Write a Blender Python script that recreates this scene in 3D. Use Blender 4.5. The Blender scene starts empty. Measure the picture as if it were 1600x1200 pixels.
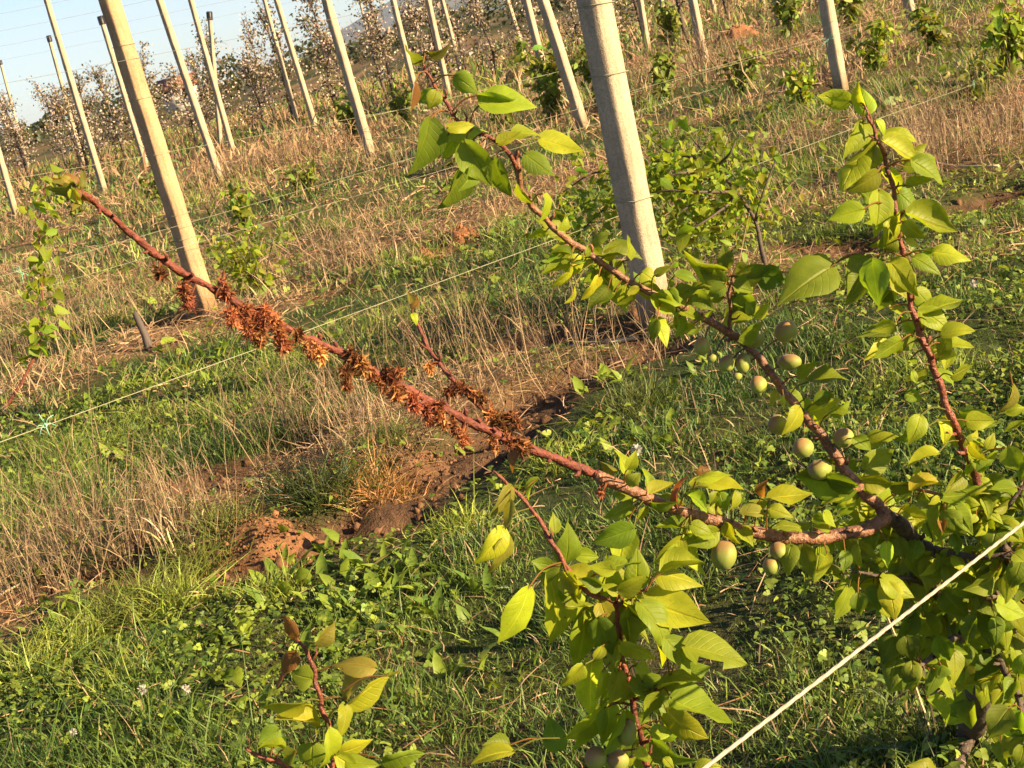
import bpy, math, random
import numpy as np
from mathutils import Vector, Matrix
random.seed(7); rng = np.random.default_rng(11)
scene = bpy.context.scene
COL = scene.collection

# ------------------------------------------------------------------ camera, sky, sun, exposure
F, H = 2404.0, 1.45
PITCH, ROLL = math.radians(13.4), math.radians(-14.47)
SUN_AZ, SUN_EL = math.radians(118), math.radians(20)      # azimuth clockwise from +Y
EXPOSURE = 1.88
cam_d = bpy.data.cameras.new('camera'); cam = bpy.data.objects.new('camera', cam_d); COL.objects.link(cam)
cam_d.sensor_width = 36.0; cam_d.lens = 36.0*F/1600; cam_d.clip_start = .05; cam_d.clip_end = 30000
RM = Matrix.Rotation(math.pi/2-PITCH, 3, 'X') @ Matrix.Rotation(ROLL, 3, 'Z')
cam.matrix_world = Matrix.Translation((0, 0, H)) @ RM.to_4x4()
cam_d.dof.use_dof = True; cam_d.dof.focus_distance = 2.5; cam_d.dof.aperture_fstop = 55
scene.camera = cam
world = bpy.data.worlds.new('World'); scene.world = world; world.use_nodes = True
wn = world.node_tree; bg = wn.nodes['Background']
sky = wn.nodes.new('ShaderNodeTexSky'); sky.sky_type = 'NISHITA'; sky.sun_disc = False
sky.sun_elevation = SUN_EL; sky.sun_rotation = SUN_AZ; sky.air_density = .8; sky.dust_density = .7; sky.ozone_density = 2.5; sky.altitude = 600
wn.links.new(sky.outputs[0], bg.inputs[0]); bg.inputs[1].default_value = 0.05
sd = bpy.data.lights.new('sun', 'SUN'); sun = bpy.data.objects.new('sun', sd); COL.objects.link(sun)
sd.energy = 5.0; sd.angle = math.radians(.6); sd.color = (1.0, .765, .455)
SUN = Vector((math.sin(SUN_AZ)*math.cos(SUN_EL), math.cos(SUN_AZ)*math.cos(SUN_EL), math.sin(SUN_EL)))
sun.rotation_euler = SUN.to_track_quat('Z', 'Y').to_euler(); sun.location = (6, 0, 8)
scene.view_settings.view_transform = 'Standard'; scene.view_settings.look = 'None'
scene.view_settings.gamma = 1; scene.view_settings.use_curve_mapping = False
scene.view_settings.exposure = EXPOSURE
cy = scene.cycles; cy.max_bounces = 6; cy.diffuse_bounces = 3; cy.transmission_bounces = 4; cy.volume_bounces = 1
cy.use_denoising = True

# ------------------------------------------------------------------ geometry of the place
R_ = np.array(RM); C_ = np.array([0, 0, H])
def P(x, y, d): return C_ + R_ @ np.array([(x-800)/F*d, -(y-600)/F*d, -d])
def G(x, y, z=0.0):
    v = R_ @ np.array([(x-800)/F, -(y-600)/F, -1.0]); return C_ + v*((z-H)/v[2])
def depth(p): return float(-(R_.T @ (np.asarray(p)-C_))[2])
def proj(p):
    q = R_.T @ (np.asarray(p)-C_); return 800-q[0]/q[2]*F, 600+q[1]/q[2]*F
ROWA = math.radians(47)                                   # direction of the rows
U = np.array([math.sin(ROWA), math.cos(ROWA)]); NN = np.array([-math.cos(ROWA), math.sin(ROWA)])
def an(a, n): return a*U + n*NN                           # along-row / across-row to x, y
def Wn(x, y, n):                                          # pixel ray against the vertical plane of a row
    v = R_ @ np.array([(x-800)/F, -(y-600)/F, -1.0]); return C_ + v*((n-C_[:2]@NN)/(v[:2]@NN))
ROW0, ROWS = .65, 3.85

def vnoise(x, y, seed=0):
    xi, yi = np.floor(x).astype(np.int64), np.floor(y).astype(np.int64); fx, fy = x-xi, y-yi
    fx, fy = fx*fx*(3-2*fx), fy*fy*(3-2*fy)
    def h(a, b):
        k = (a*374761393 + b*668265263 + seed*982451653) & 0xffffffff
        k = ((k ^ (k >> 13))*1274126177) & 0xffffffff
        return ((k ^ (k >> 16)) & 0xffff)/65535.0
    return (h(xi, yi)*(1-fx)+h(xi+1, yi)*fx)*(1-fy) + (h(xi, yi+1)*(1-fx)+h(xi+1, yi+1)*fx)*fy
def rowdist(x, y):
    n = x*NN[0]+y*NN[1]; return (n-ROW0+ROWS/2) % ROWS - ROWS/2
SOIL_SPOTS = []
def soilness(x, y):                                       # the bare dug furrow and pits on the near side of the first row
    x = np.asarray(x, float); y = np.asarray(y, float); s = np.zeros(x.shape)
    jag = .75+.6*vnoise(x*7, y*7, 5)
    for (ax, ay, bx, by, w) in SOIL_SPOTS:
        dx, dy = bx-ax, by-ay; t = np.clip(((x-ax)*dx+(y-ay)*dy)/(dx*dx+dy*dy+1e-9), 0, 1)
        d = np.hypot(x-ax-dx*t, y-ay-dy*t); s = np.maximum(s, np.exp(-(d/(w*jag))**4))
    return s
_f = [(215, 925, .13), (320, 895, .16), (430, 868, .19), (520, 835, .20), (600, 795, .19), (680, 742, .18), (760, 695, .17), (850, 630, .15), (930, 588, .16), (1015, 560, .17)]
for (a, b, w), (c, d, w2) in zip(_f[:-1], _f[1:]): SOIL_SPOTS.append((*G(a, b)[:2], *G(c, d)[:2], (w+w2)/2))
for a, b, c, d, w in [(330, 745, 450, 705, .22), (215, 855, 290, 845, .08), (400, 775, 470, 765, .12), (60, 930, 170, 900, .13), (800, 545, 980, 532, .15), (230, 520, 300, 510, .15), (20, 590, 60, 570, .2), (520, 395, 600, 385, .2), (640, 470, 700, 455, .15), (700, 392, 745, 380, .12), (1250, 400, 1350, 385, .16), (1500, 320, 1590, 290, .16)]: SOIL_SPOTS.append((*G(a, b)[:2], *G(c, d)[:2], w))
def dryness(x, y):
    r = np.abs(rowdist(x, y)); d = np.hypot(x, y)
    k = np.clip((.72-r)/.34, 0, 1)
    a, n = x*U[0]+y*U[1], x*NN[0]+y*NN[1]
    k = k*np.clip((n-2.6)/.5, 0, 1)*np.clip(2.2*vnoise(a*1.3, n*2.2, 2)-.45, 0, 1)
    far = np.clip((d-10)/14, 0, 1)*np.clip(vnoise(x*.5, y*.5, 8)*2.4-1.0, 0, 1)
    k = np.maximum(k, far)
    k = np.maximum(k, .6*np.clip(vnoise(x*1.15, y*1.15, 77)*3.4-2.1, 0, 1)*np.clip((n-2.4)/.6, 0, 1))
    right = np.clip((a-7.0)/1.2, 0, 1)*np.exp(-((n-4.8)/.7)**2)
    return np.clip(np.maximum(k, .95*right), 0, 1)
def hgt(x, y):
    x = np.asarray(x, float); y = np.asarray(y, float); d = np.hypot(x, y)
    f = np.clip((60-d)/40, 0, 1)
    z = f*(.07*(vnoise(x*.9, y*.9, 1)-.5) + .055*(vnoise(x*3.1, y*3.1, 2)-.5) + .012*(vnoise(x*9, y*9, 3)-.5))
    r = rowdist(x, y); n = x*NN[0]+y*NN[1]
    z = z + f*.05*np.exp(-(r/.5)**2)*np.clip((n-2.5), 0, 1)
    s = soilness(x, y); z = z - .11*s + .09*s*vnoise(x*9, y*9, 6)
    return z
def gz(p): return float(hgt(p[0], p[1]))
def Gp(x, y):
    g = G(x, y)
    for _ in range(3): g = G(x, y, gz(g))
    return g

# ------------------------------------------------------------------ mesh helpers
def mesh_np(name, V, faces, mats, tint=None, uv=None, fm=None, smooth=False):
    """faces: list of int arrays (k,3) or (k,4); fm: list of material indices, one per array"""
    V = np.asarray(V, np.float32).reshape(-1, 3); me = bpy.data.meshes.new(name)
    faces = [np.asarray(f, np.int32) for f in faces if len(f)]
    lv = np.concatenate([f.ravel() for f in faces]); lt = np.concatenate([np.full(len(f), f.shape[1], np.int32) for f in faces])
    ls = np.concatenate([[0], np.cumsum(lt)[:-1]]).astype(np.int32)
    me.vertices.add(len(V)); me.vertices.foreach_set('co', V.ravel())
    me.loops.add(len(lv)); me.loops.foreach_set('vertex_index', lv)
    me.polygons.add(len(lt)); me.polygons.foreach_set('loop_start', ls); me.polygons.foreach_set('loop_total', lt)
    for m in (mats if isinstance(mats, (list, tuple)) else [mats]): me.materials.append(m)
    if fm is not None:
        me.polygons.foreach_set('material_index', np.concatenate([np.full(len(f), k, np.int32) for f, k in zip(faces, fm)]))
    if smooth: me.polygons.foreach_set('use_smooth', np.ones(len(lt), bool))
    if tint is not None:
        t = np.ones((len(V), 4), np.float32); t[:, :3] = tint
        me.color_attributes.new('tint', 'FLOAT_COLOR', 'POINT').data.foreach_set('color', t.ravel())
    if uv is not None:
        me.uv_layers.new(name='UVMap').data.foreach_set('uv', np.asarray(uv, np.float32)[lv].ravel())
    me.update(calc_edges=True); me.validate(); return me
def obj(name, me, parent=None, loc=(0, 0, 0), **props):
    o = bpy.data.objects.new(name, me); COL.objects.link(o); o.location = loc
    if parent is not None: o.parent = parent
    for k, v in props.items(): o[k] = v
    return o
def thing(name, label, cat, loc, group=None):
    o = obj(name, None, None, loc, label=label, category=cat)
    o.empty_display_size = .05
    if group: o['group'] = group
    return o
class MB:
    """collects pieces into one mesh"""
    def __init__(s): s.V, s.T, s.Q, s.C, s.U, s.n, s.fmT, s.fmQ = [], [], [], [], [], 0, [], []
    def add(s, V, T=None, Q=None, tint=(1, 1, 1), uv=None, m=0):
        V = np.asarray(V, float).reshape(-1, 3)
        if T is not None and len(T): s.T.append(np.asarray(T)+s.n); s.fmT.append(m)
        if Q is not None and len(Q): s.Q.append(np.asarray(Q)+s.n); s.fmQ.append(m)
        s.V.append(V); s.C.append(np.broadcast_to(np.asarray(tint, float), V.shape)); s.U.append(np.zeros((len(V), 2)) if uv is None else uv); s.n += len(V)
    def mesh(s, name, mats, origin=(0, 0, 0), smooth=False):
        return mesh_np(name, np.concatenate(s.V)-np.asarray(origin), s.T+s.Q, mats, np.concatenate(s.C), np.concatenate(s.U), s.fmT+s.fmQ, smooth)
def spline(pts, k=6):
    p = np.asarray(pts, float); out = []
    q = np.vstack([2*p[0]-p[1], p, 2*p[-1]-p[-2]])
    for i in range(1, len(q)-2):
        a, b, c, d = q[i-1], q[i], q[i+1], q[i+2]
        for t in np.linspace(0, 1, k, endpoint=False):
            out.append(.5*((2*b)+(-a+c)*t+(2*a-5*b+4*c-d)*t*t+(-a+3*b-3*c+d)*t**3))
    out.append(p[-1]); return np.array(out)
def tube(mb, pts, rad, sides=6, tint=(1, 1, 1), m=0, cap=True, knob=0.0):
    pts = np.asarray(pts, float); n = len(pts); rad = np.broadcast_to(np.asarray(rad, float), (n,)).copy()
    if knob: rad *= 1+knob*rng.standard_normal(n)
    t = np.gradient(pts, axis=0); t /= np.linalg.norm(t, axis=1)[:, None]+1e-12
    ref = np.array([0, 0, 1.]) if abs(t[0][2]) < .9 else np.array([1., 0, 0])
    V = []; ang = np.linspace(0, 2*math.pi, sides, endpoint=False); prev = None
    L = np.concatenate([[0], np.cumsum(np.linalg.norm(np.diff(pts, axis=0), axis=1))])
    for i in range(n):
        a = np.cross(t[i], ref) if prev is None else prev-t[i]*(prev@t[i])
        a /= np.linalg.norm(a)+1e-12; b = np.cross(t[i], a); prev = a
        r = rad[i]*(1+(knob*.6*rng.standard_normal(sides) if knob else np.zeros(sides)))
        V.append(pts[i]+r[:, None]*(np.cos(ang)[:, None]*a+np.sin(ang)[:, None]*b))
    V = np.concatenate(V); Q = []
    for i in range(n-1):
        for j in range(sides):
            k = (j+1) % sides; Q.append((i*sides+j, i*sides+k, (i+1)*sides+k, (i+1)*sides+j))
    uv = np.stack([np.tile(ang/6.2832, n), np.repeat(L, sides)], 1); T = []
    if cap:
        V = np.vstack([V, pts[0], pts[-1]]); uv = np.vstack([uv, [0, 0], [0, L[-1]]]); e = n*sides
        for j in range(sides):
            k = (j+1) % sides; T += [(e, k, j), (e+1, (n-1)*sides+j, (n-1)*sides+k)]
    mb.add(V, T, Q, tint, uv, m)
def unit(v): v = np.asarray(v, float); return v/(np.linalg.norm(v, axis=-1, keepdims=True)+1e-12)
def blades(base, d, h, w, curve, seg=3):
    """grass blades: verts and faces"""
    n = len(base); t = np.linspace(0, 1, seg+1)
    side = np.cross(d, rng.standard_normal((n, 3))); side = unit(side)
    ctr = base[:, None]+d[:, None]*(h[:, None]*t)[..., None]+curve[:, None]*(h[:, None]*t*t)[..., None]
    ww = (w[:, None]*np.array([.75, 1, .8, .55, .3][:seg]))[..., None]*side[:, None]*.5
    Lf, Rt = ctr[:, :seg]-ww, ctr[:, :seg]+ww
    V = np.concatenate([np.stack([Lf, Rt], 2).reshape(n, -1, 3), ctr[:, seg:]], 1); k = 2*seg+1
    o = (np.arange(n)*k)[:, None]; Q = []
    for i in range(seg-1): Q.append(o+np.array([[2*i, 2*i+1, 2*i+3, 2*i+2]]))
    T = o+np.array([[2*seg-2, 2*seg-1, 2*seg]])
    return V.reshape(-1, 3), (np.concatenate(Q) if Q else np.zeros((0, 4), int)), T, k
def small_leaves(base, d, nrm, L, W, fold=.25, droop=.25):
    """small eight-point folded leaves"""
    d = unit(d); s = unit(np.cross(d, nrm)); nn = np.cross(s, d); n = len(base)
    t = np.array([0, .3, .66, 1.]); V = np.zeros((n, 8, 3)); uv = np.zeros((8, 2))
    ctr = base[:, None]+d[:, None]*(L[:, None]*t)[..., None]-nn[:, None]*(L[:, None]*droop*t*t)[..., None]
    V[:, 0] = ctr[:, 0]; V[:, 7] = ctr[:, 3]; uv[0] = (.5, 0); uv[7] = (.5, 1); k = 1
    for i, wf in ((1, .5), (2, .4)):
        off = (W*wf)[:, None]
        V[:, k] = ctr[:, i]-s*off+nn*off*fold; V[:, k+1] = ctr[:, i]; V[:, k+2] = ctr[:, i]+s*off+nn*off*fold
        uv[k] = (0, t[i]); uv[k+1] = (.5, t[i]); uv[k+2] = (1, t[i]); k += 3
    o = (np.arange(n)*8)[:, None]
    T = np.concatenate([o+np.array([[0, 2, 1]]), o+np.array([[0, 3, 2]]), o+np.array([[4, 5, 7]]), o+np.array([[5, 6, 7]])])
    Q = np.concatenate([o+np.array([[1, 2, 5, 4]]), o+np.array([[2, 3, 6, 5]])])
    return V.reshape(-1, 3), T, Q, np.tile(uv, (n, 1))
def rand_tint(n, base, spread, hue=.06):
    base = np.asarray(base, float); k = np.exp(spread*rng.standard_normal((n, 1)))
    return np.clip(base*k*(1+hue*rng.standard_normal((n, 3))), 0, 1)

# ------------------------------------------------------------------ materials
def nodes(name):
    m = bpy.data.materials.new(name); m.use_nodes = True; t = m.node_tree; t.nodes.clear()
    out = t.nodes.new('ShaderNodeOutputMaterial'); return m, t, out
def N(t, typ, **kw):
    n = t.nodes.new(typ)
    for k, v in kw.items(): setattr(n, k, v)
    return n
def noise(t, scale, detail=4, vec=None, rough=.55):
    n = N(t, 'ShaderNodeTexNoise'); n.inputs['Scale'].default_value = scale; n.inputs['Detail'].default_value = detail; n.inputs['Roughness'].default_value = rough
    if vec: t.links.new(vec, n.inputs['Vector'])
    return n.outputs['Fac']
def ramp(t, fac, stops):
    r = N(t, 'ShaderNodeValToRGB'); e = r.color_ramp.elements
    while len(e) < len(stops): e.new(.5)
    for k, (p, c) in enumerate(stops): e[k].position = p; e[k].color = (*c, 1)
    t.links.new(fac, r.inputs[0]); return r.outputs[0]
def mul(t, a, b, fac=1.0, typ='MULTIPLY'):
    m = N(t, 'ShaderNodeMix', data_type='RGBA', blend_type=typ); m.inputs[0].default_value = fac
    for s, v in ((6, a), (7, b)):
        if isinstance(v, tuple): m.inputs[s].default_value = (*v, 1)
        else: t.links.new(v, m.inputs[s])
    return m.outputs[2]
def bump(t, h, s, dist=.01):
    b = N(t, 'ShaderNodeBump'); b.inputs['Strength'].default_value = s; b.inputs['Distance'].default_value = dist
    t.links.new(h, b.inputs['Height']); return b.outputs[0]
def mathn(t, op, a, b=None, c=None):
    m = N(t, 'ShaderNodeMath', operation=op)
    for i, v in enumerate((a, b, c)):
        if v is None: continue
        if isinstance(v, (int, float)): m.inputs[i].default_value = v
        else: t.links.new(v, m.inputs[i])
    return m.outputs[0]
def foliage(name, trans=.4, rough=.5, spec=.35, veins=False, boost=(1.5, 1.25, .5), nscale=60):
    m, t, out = nodes(name)
    at = N(t, 'ShaderNodeAttribute', attribute_name='tint'); col = at.outputs['Color']
    g = N(t, 'ShaderNodeTexCoord'); nz = noise(t, nscale, 3, g.outputs['Object'])
    col = mul(t, col, ramp(t, nz, [(.25, (.78, .8, .75)), (.75, (1.2, 1.15, 1.1))]))
    if veins: col = mul(t, col, ramp(t, noise(t, 190, 2, g.outputs['Object']), [(.70, (1, 1, 1)), (.76, (.75, .42, .5))]))
    p = N(t, 'ShaderNodeBsdfPrincipled'); p.inputs['Roughness'].default_value = rough; p.inputs['Specular IOR Level'].default_value = spec
    if veins:
        uvn = N(t, 'ShaderNodeSeparateXYZ'); t.links.new(g.outputs['UV'], uvn.inputs[0])
        au = mathn(t, 'ABSOLUTE', mathn(t, 'SUBTRACT', uvn.outputs[0], .5))
        mid = mathn(t, 'SMOOTH_MIN', 1.0, mathn(t, 'MULTIPLY', au, 26.0), .1)
        ph = mathn(t, 'SUBTRACT', mathn(t, 'MULTIPLY', uvn.outputs[1], 8.0), mathn(t, 'MULTIPLY', au, 5.0))
        vv = mathn(t, 'ABSOLUTE', mathn(t, 'SUBTRACT', mathn(t, 'FRACT', ph), .5))
        vein = mathn(t, 'MINIMUM', 1.0, mathn(t, 'MULTIPLY', vv, 9.0))
        both = mathn(t, 'MULTIPLY', mathn(t, 'ADD', mathn(t, 'MULTIPLY', vein, .25), .75), mid)
        col = mul(t, col, ramp(t, both, [(0, (1.55, 1.35, 1.25)), (.7, (1.12, 1.08, 1.0)), (1, (1, 1, 1))]))
        bn = bump(t, both, .6, .0018); t.links.new(bn, p.inputs['Normal'])
    t.links.new(col, p.inputs['Base Color'])
    tr = N(t, 'ShaderNodeBsdfTranslucent'); t.links.new(mul(t, col, boost), tr.inputs[0])
    mx = N(t, 'ShaderNodeMixShader'); mx.inputs[0].default_value = trans
    t.links.new(p.outputs[0], mx.inputs[1]); t.links.new(tr.outputs[0], mx.inputs[2]); t.links.new(mx.outputs[0], out.inputs[0]); return m
def solid(name, col, rough=.8, var=.25, scale=20, b=.2, bd=.005, spec=.3, stretch=None, use_tint=False):
    m, t, out = nodes(name); p = N(t, 'ShaderNodeBsdfPrincipled'); g = N(t, 'ShaderNodeTexCoord'); vec = g.outputs['Object']
    if stretch:
        mp = N(t, 'ShaderNodeMapping'); mp.inputs['Scale'].default_value = stretch; t.links.new(vec, mp.inputs[0]); vec = mp.outputs[0]
    f = noise(t, scale, 6, vec); f2 = noise(t, scale*.17, 3, vec)
    c = mul(t, ramp(t, f, [(.2, tuple(x*(1-var) for x in col)), (.8, tuple(min(1, x*(1+var)) for x in col))]), ramp(t, f2, [(.3, (.8, .8, .8)), (.7, (1.12, 1.12, 1.12))]))
    if use_tint:
        at = N(t, 'ShaderNodeAttribute', attribute_name='tint'); c = mul(t, c, at.outputs['Color'])
    t.links.new(c, p.inputs['Base Color']); p.inputs['Roughness'].default_value = rough; p.inputs['Specular IOR Level'].default_value = spec
    if b: t.links.new(bump(t, f, b, bd), p.inputs['Normal'])
    t.links.new(p.outputs[0], out.inputs[0]); return m
M = {}
M['leaf'] = foliage('apricot_leaf', .5, .5, .25, True, (1.35, 1.35, .45))
M['foliage'] = foliage('small_foliage', .4, .5, .3)
M['grass'] = foliage('grass', .24, .5, .3, boost=(1.25, 1.3, .6), nscale=8)
M['dry'] = foliage('dry_grass', .25, .7, .2, boost=(1.1, 1.0, .9), nscale=10)
M['petal'] = foliage('withered_petal', .3, .8, .1, boost=(1.3, 1.0, .7), nscale=120)
M['blossom'] = foliage('apple_blossom', .35, .7, .1, boost=(1, 1, 1), nscale=5)
def bark(name, col, hi, rough=.42):
    m, t, out = nodes(name); p = N(t, 'ShaderNodeBsdfPrincipled'); g = N(t, 'ShaderNodeTexCoord')
    mp = N(t, 'ShaderNodeMapping'); mp.inputs['Scale'].default_value = (2, 60, 1); t.links.new(g.outputs['UV'], mp.inputs[0])
    f = noise(t, 2.2, 5, mp.outputs[0]); f2 = noise(t, 260, 2, g.outputs['Object']); f3 = noise(t, 22, 3, g.outputs['Object'])
    c = ramp(t, f, [(.3, col), (.72, hi)])
    c = mul(t, c, ramp(t, f2, [(.62, (1, 1, 1)), (.7, (1.7, 1.6, 1.4))])); c = mul(t, c, ramp(t, f3, [(.3, (.6, .6, .62)), (.6, (1.1, 1.1, 1.1))]))
    t.links.new(c, p.inputs['Base Color']); p.inputs['Roughness'].default_value = rough; p.inputs['Specular IOR Level'].default_value = .3
    t.links.new(bump(t, mathn(t, 'ADD', mathn(t, 'ADD', f, f2), mathn(t, 'MULTIPLY', f3, 1.5)), .8, .003), p.inputs['Normal']); t.links.new(p.outputs[0], out.inputs[0]); return m
M['bark'] = bark('apricot_bark', (.12, .052, .03), (.29, .14, .075))
M['shoot'] = bark('red_shoot_bark', (.10, .028, .018), (.24, .075, .04), .45)
M['deadbark'] = bark('dead_branch_bark', (.09, .024, .017), (.22, .062, .035), .65)
M['trunk'] = bark('dark_trunk_bark', (.05, .035, .027), (.12, .085, .06), .7)
def concrete(name, col):
    m, t, out = nodes(name); p = N(t, 'ShaderNodeBsdfPrincipled'); g = N(t, 'ShaderNodeTexCoord'); v = g.outputs['Object']
    mp = N(t, 'ShaderNodeMapping'); mp.inputs['Scale'].default_value = (1, 1, .12); t.links.new(v, mp.inputs[0])
    f = noise(t, 70, 6, v, .7); st = noise(t, 26, 5, mp.outputs[0], .6); pit = noise(t, 210, 2, v); big = noise(t, 4, 4, v)
    c = mul(t, ramp(t, f, [(.25, tuple(x*.72 for x in col)), (.75, tuple(x*1.22 for x in col))]), ramp(t, st, [(.33, (.80, .78, .76)), (.55, (1, 1, 1)), (.75, (1.08, 1.05, 1.0))]))
    c = mul(t, c, ramp(t, big, [(.3, (.8, .78, .76)), (.65, (1.1, 1.08, 1.05))])); c = mul(t, c, ramp(t, pit, [(.3, (.45, .43, .42)), (.4, (1, 1, 1))]))
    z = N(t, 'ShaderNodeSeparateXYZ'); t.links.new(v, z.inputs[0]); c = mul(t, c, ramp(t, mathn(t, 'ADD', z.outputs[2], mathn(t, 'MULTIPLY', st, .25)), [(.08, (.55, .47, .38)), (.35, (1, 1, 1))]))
    t.links.new(c, p.inputs['Base Color']); p.inputs['Roughness'].default_value = .92; p.inputs['Specular IOR Level'].default_value = .2
    t.links.new(bump(t, mathn(t, 'ADD', f, pit), .8, .004), p.inputs['Normal']); t.links.new(p.outputs[0], out.inputs[0]); return m
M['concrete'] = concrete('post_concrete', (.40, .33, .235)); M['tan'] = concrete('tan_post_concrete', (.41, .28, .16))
M['wire'] = solid('wire_plastic', (.27, .26, .16), .5, .1, 40, 0)
M['steel'] = solid('steel_wire', (.15, .145, .13), .5, .1, 40, 0)
M['rope'] = solid('rope_fibre', (.36, .30, .22), .8, .15, 400, .4, .001)
M['cap'] = solid('black_plastic', (.02, .02, .022), .4, .1, 30, 0)
M['twine'] = solid('green_twine', (.22, .50, .33), .5, .1, 30, 0)
M['soil'] = solid('soil', (.145, .080, .044), .95, .4, 60, .8, .01, .1, use_tint=True)
M['wood'] = solid('grey_wood', (.09, .072, .06), .85, .3, 30, .5, .004, stretch=(1, 1, .15))
M['straw'] = solid('straw_stalk', (.55, .42, .25), .7, .2, 60, .1)

# fruit
def fruit_mat():
    m, t, out = nodes('apricot_skin'); p = N(t, 'ShaderNodeBsdfPrincipled'); g = N(t, 'ShaderNodeTexCoord')
    f = noise(t, 60, 3, g.outputs['Object']); at = N(t, 'ShaderNodeAttribute', attribute_name='tint')
    c = mul(t, at.outputs['Color'], ramp(t, f, [(.3, (.88, .9, .85)), (.7, (1.1, 1.08, 1.05))]))
    t.links.new(c, p.inputs['Base Color']); p.inputs['Roughness'].default_value = .6; p.inputs['Specular IOR Level'].default_value = .3
    p.inputs['Sheen Weight'].default_value = .12; p.inputs['Sheen Roughness'].default_value = .4; p.inputs['Sheen Tint'].default_value = (1, .93, .8, 1)
    p.inputs['Subsurface Weight'].default_value = .15; p.inputs['Subsurface Radius'].default_value = (.01, .006, .002); p.inputs['Subsurface Scale'].default_value = .5
    t.links.new(bump(t, noise(t, 900, 2, g.outputs['Object']), .15, .0006), p.inputs['Normal']); t.links.new(p.outputs[0], out.inputs[0]); return m
M['fruit'] = fruit_mat()

# ground
def ground_mat():
    m, t, out = nodes('ground_soil'); p = N(t, 'ShaderNodeBsdfPrincipled'); g = N(t, 'ShaderNodeTexCoord'); v = g.outputs['Object']
    at = N(t, 'ShaderNodeAttribute', attribute_name='tint'); sp = N(t, 'ShaderNodeSeparateColor'); t.links.new(at.outputs['Color'], sp.inputs[0])
    f = noise(t, 25, 8, v, .65); f2 = noise(t, 3, 5, v); f3 = noise(t, 140, 3, v)
    soil = mul(t, ramp(t, f, [(.25, (.05, .03, .019)), (.75, (.15, .086, .049))]), ramp(t, f2, [(.3, (.75, .75, .75)), (.7, (1.15, 1.1, 1.05))]))
    green = ramp(t, f, [(.3, (.025, .036, .011)), (.75, (.065, .085, .024))])
    dry = ramp(t, f, [(.3, (.14, .08, .04)), (.75, (.34, .22, .11))])
    def mixf(a, b, fac):
        x = N(t, 'ShaderNodeMix', data_type='RGBA'); t.links.new(fac, x.inputs[0]); t.links.new(a, x.inputs[6]); t.links.new(b, x.inputs[7]); return x.outputs[2]
    c = mixf(mixf(green, dry, sp.outputs[0]), soil, sp.outputs[1])
    t.links.new(c, p.inputs['Base Color']); p.inputs['Roughness'].default_value = .95; p.inputs['Specular IOR Level'].default_value = .1
    t.links.new(bump(t, mathn(t, 'ADD', f, mathn(t, 'MULTIPLY', f3, .5)), .9, .02), p.inputs['Normal']); t.links.new(p.outputs[0], out.inputs[0]); return m
M['ground'] = ground_mat()

# ------------------------------------------------------------------ ground sheet
def axis(lo, hi, step, far):
    c = list(np.arange(lo, hi+1e-6, step)); s = step; x = c[-1]
    while x < far: s *= 1.28; x += s; c.append(x)
    s = step; x = c[0]; pre = []
    while x > -far: s *= 1.28; x -= s; pre.append(x)
    return np.array(pre[::-1]+c)
xs, ys = axis(-4.5, 4.5, .035, 14000), axis(1.6, 11, .035, 14000)
X, Y = np.meshgrid(xs, ys); nx, ny = len(xs), len(ys)
Z = hgt(X, Y); so = soilness(X, Y); dr = dryness(X, Y)
idx = np.arange(nx*ny).reshape(ny, nx)
Q = np.stack([idx[:-1, :-1], idx[:-1, 1:], idx[1:, 1:], idx[1:, :-1]], -1).reshape(-1, 4)
soilmix = np.clip(so*1.6 + .55*np.clip(vnoise(X*1.6, Y*1.6, 21)*1.6-.6, 0, 1), 0, 1)
tint = np.stack([dr, soilmix, 0*dr], -1).reshape(-1, 3)
obj('ground', mesh_np('ground', np.stack([X, Y, Z], -1), [Q], M['ground'], tint, smooth=True), kind='structure')

# ------------------------------------------------------------------ mountain, haze
def mountain():
    m, t, out = nodes('mountain_slope'); p = N(t, 'ShaderNodeBsdfPrincipled'); g = N(t, 'ShaderNodeTexCoord')
    f = noise(t, .004, 8, g.outputs['Object']); t.links.new(ramp(t, f, [(.35, (.035, .05, .03)), (.65, (.10, .095, .07))]), p.inputs['Base Color'])
    p.inputs['Roughness'].default_value = 1; t.links.new(p.outputs[0], out.inputs[0])
    D = 11500; az = np.linspace(-.10, 1.2, 160); V = []; prof = []
    for a in az:
        s = np.clip((a+.083)/.26, 0, 1); h = 690*(s**.8)*(1-.25*np.clip((a-.35)/.5, 0, 1))
        h = h*(1+.12*(float(vnoise(np.array(a*22), np.array(1.), 3))-.5)) + 42*s*(float(vnoise(np.array(a*90), np.array(1.), 5))-.5)
        prof.append(max(h, 0))
    rows = np.linspace(0, 1, 14)
    for k, r in enumerate(rows):
        for i, a in enumerate(az):
            d = D+2600*(r-.5)*2.0; e = math.sin(math.pi*r)**.8
            rid = 1+.35*(float(vnoise(np.array(a*60+r*3), np.array(r*5.), 7))-.5)*(1-e*.7)
            V.append((math.sin(a)*d, math.cos(a)*d, prof[i]*e*rid-3))
    n = len(az); Q = [(k*n+i, k*n+i+1, (k+1)*n+i+1, (k+1)*n+i) for k in range(len(rows)-1) for i in range(n-1)]
    obj('mountain', mesh_np('mountain', V, [np.array(Q)], m, smooth=True), kind='structure')
mountain()
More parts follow.
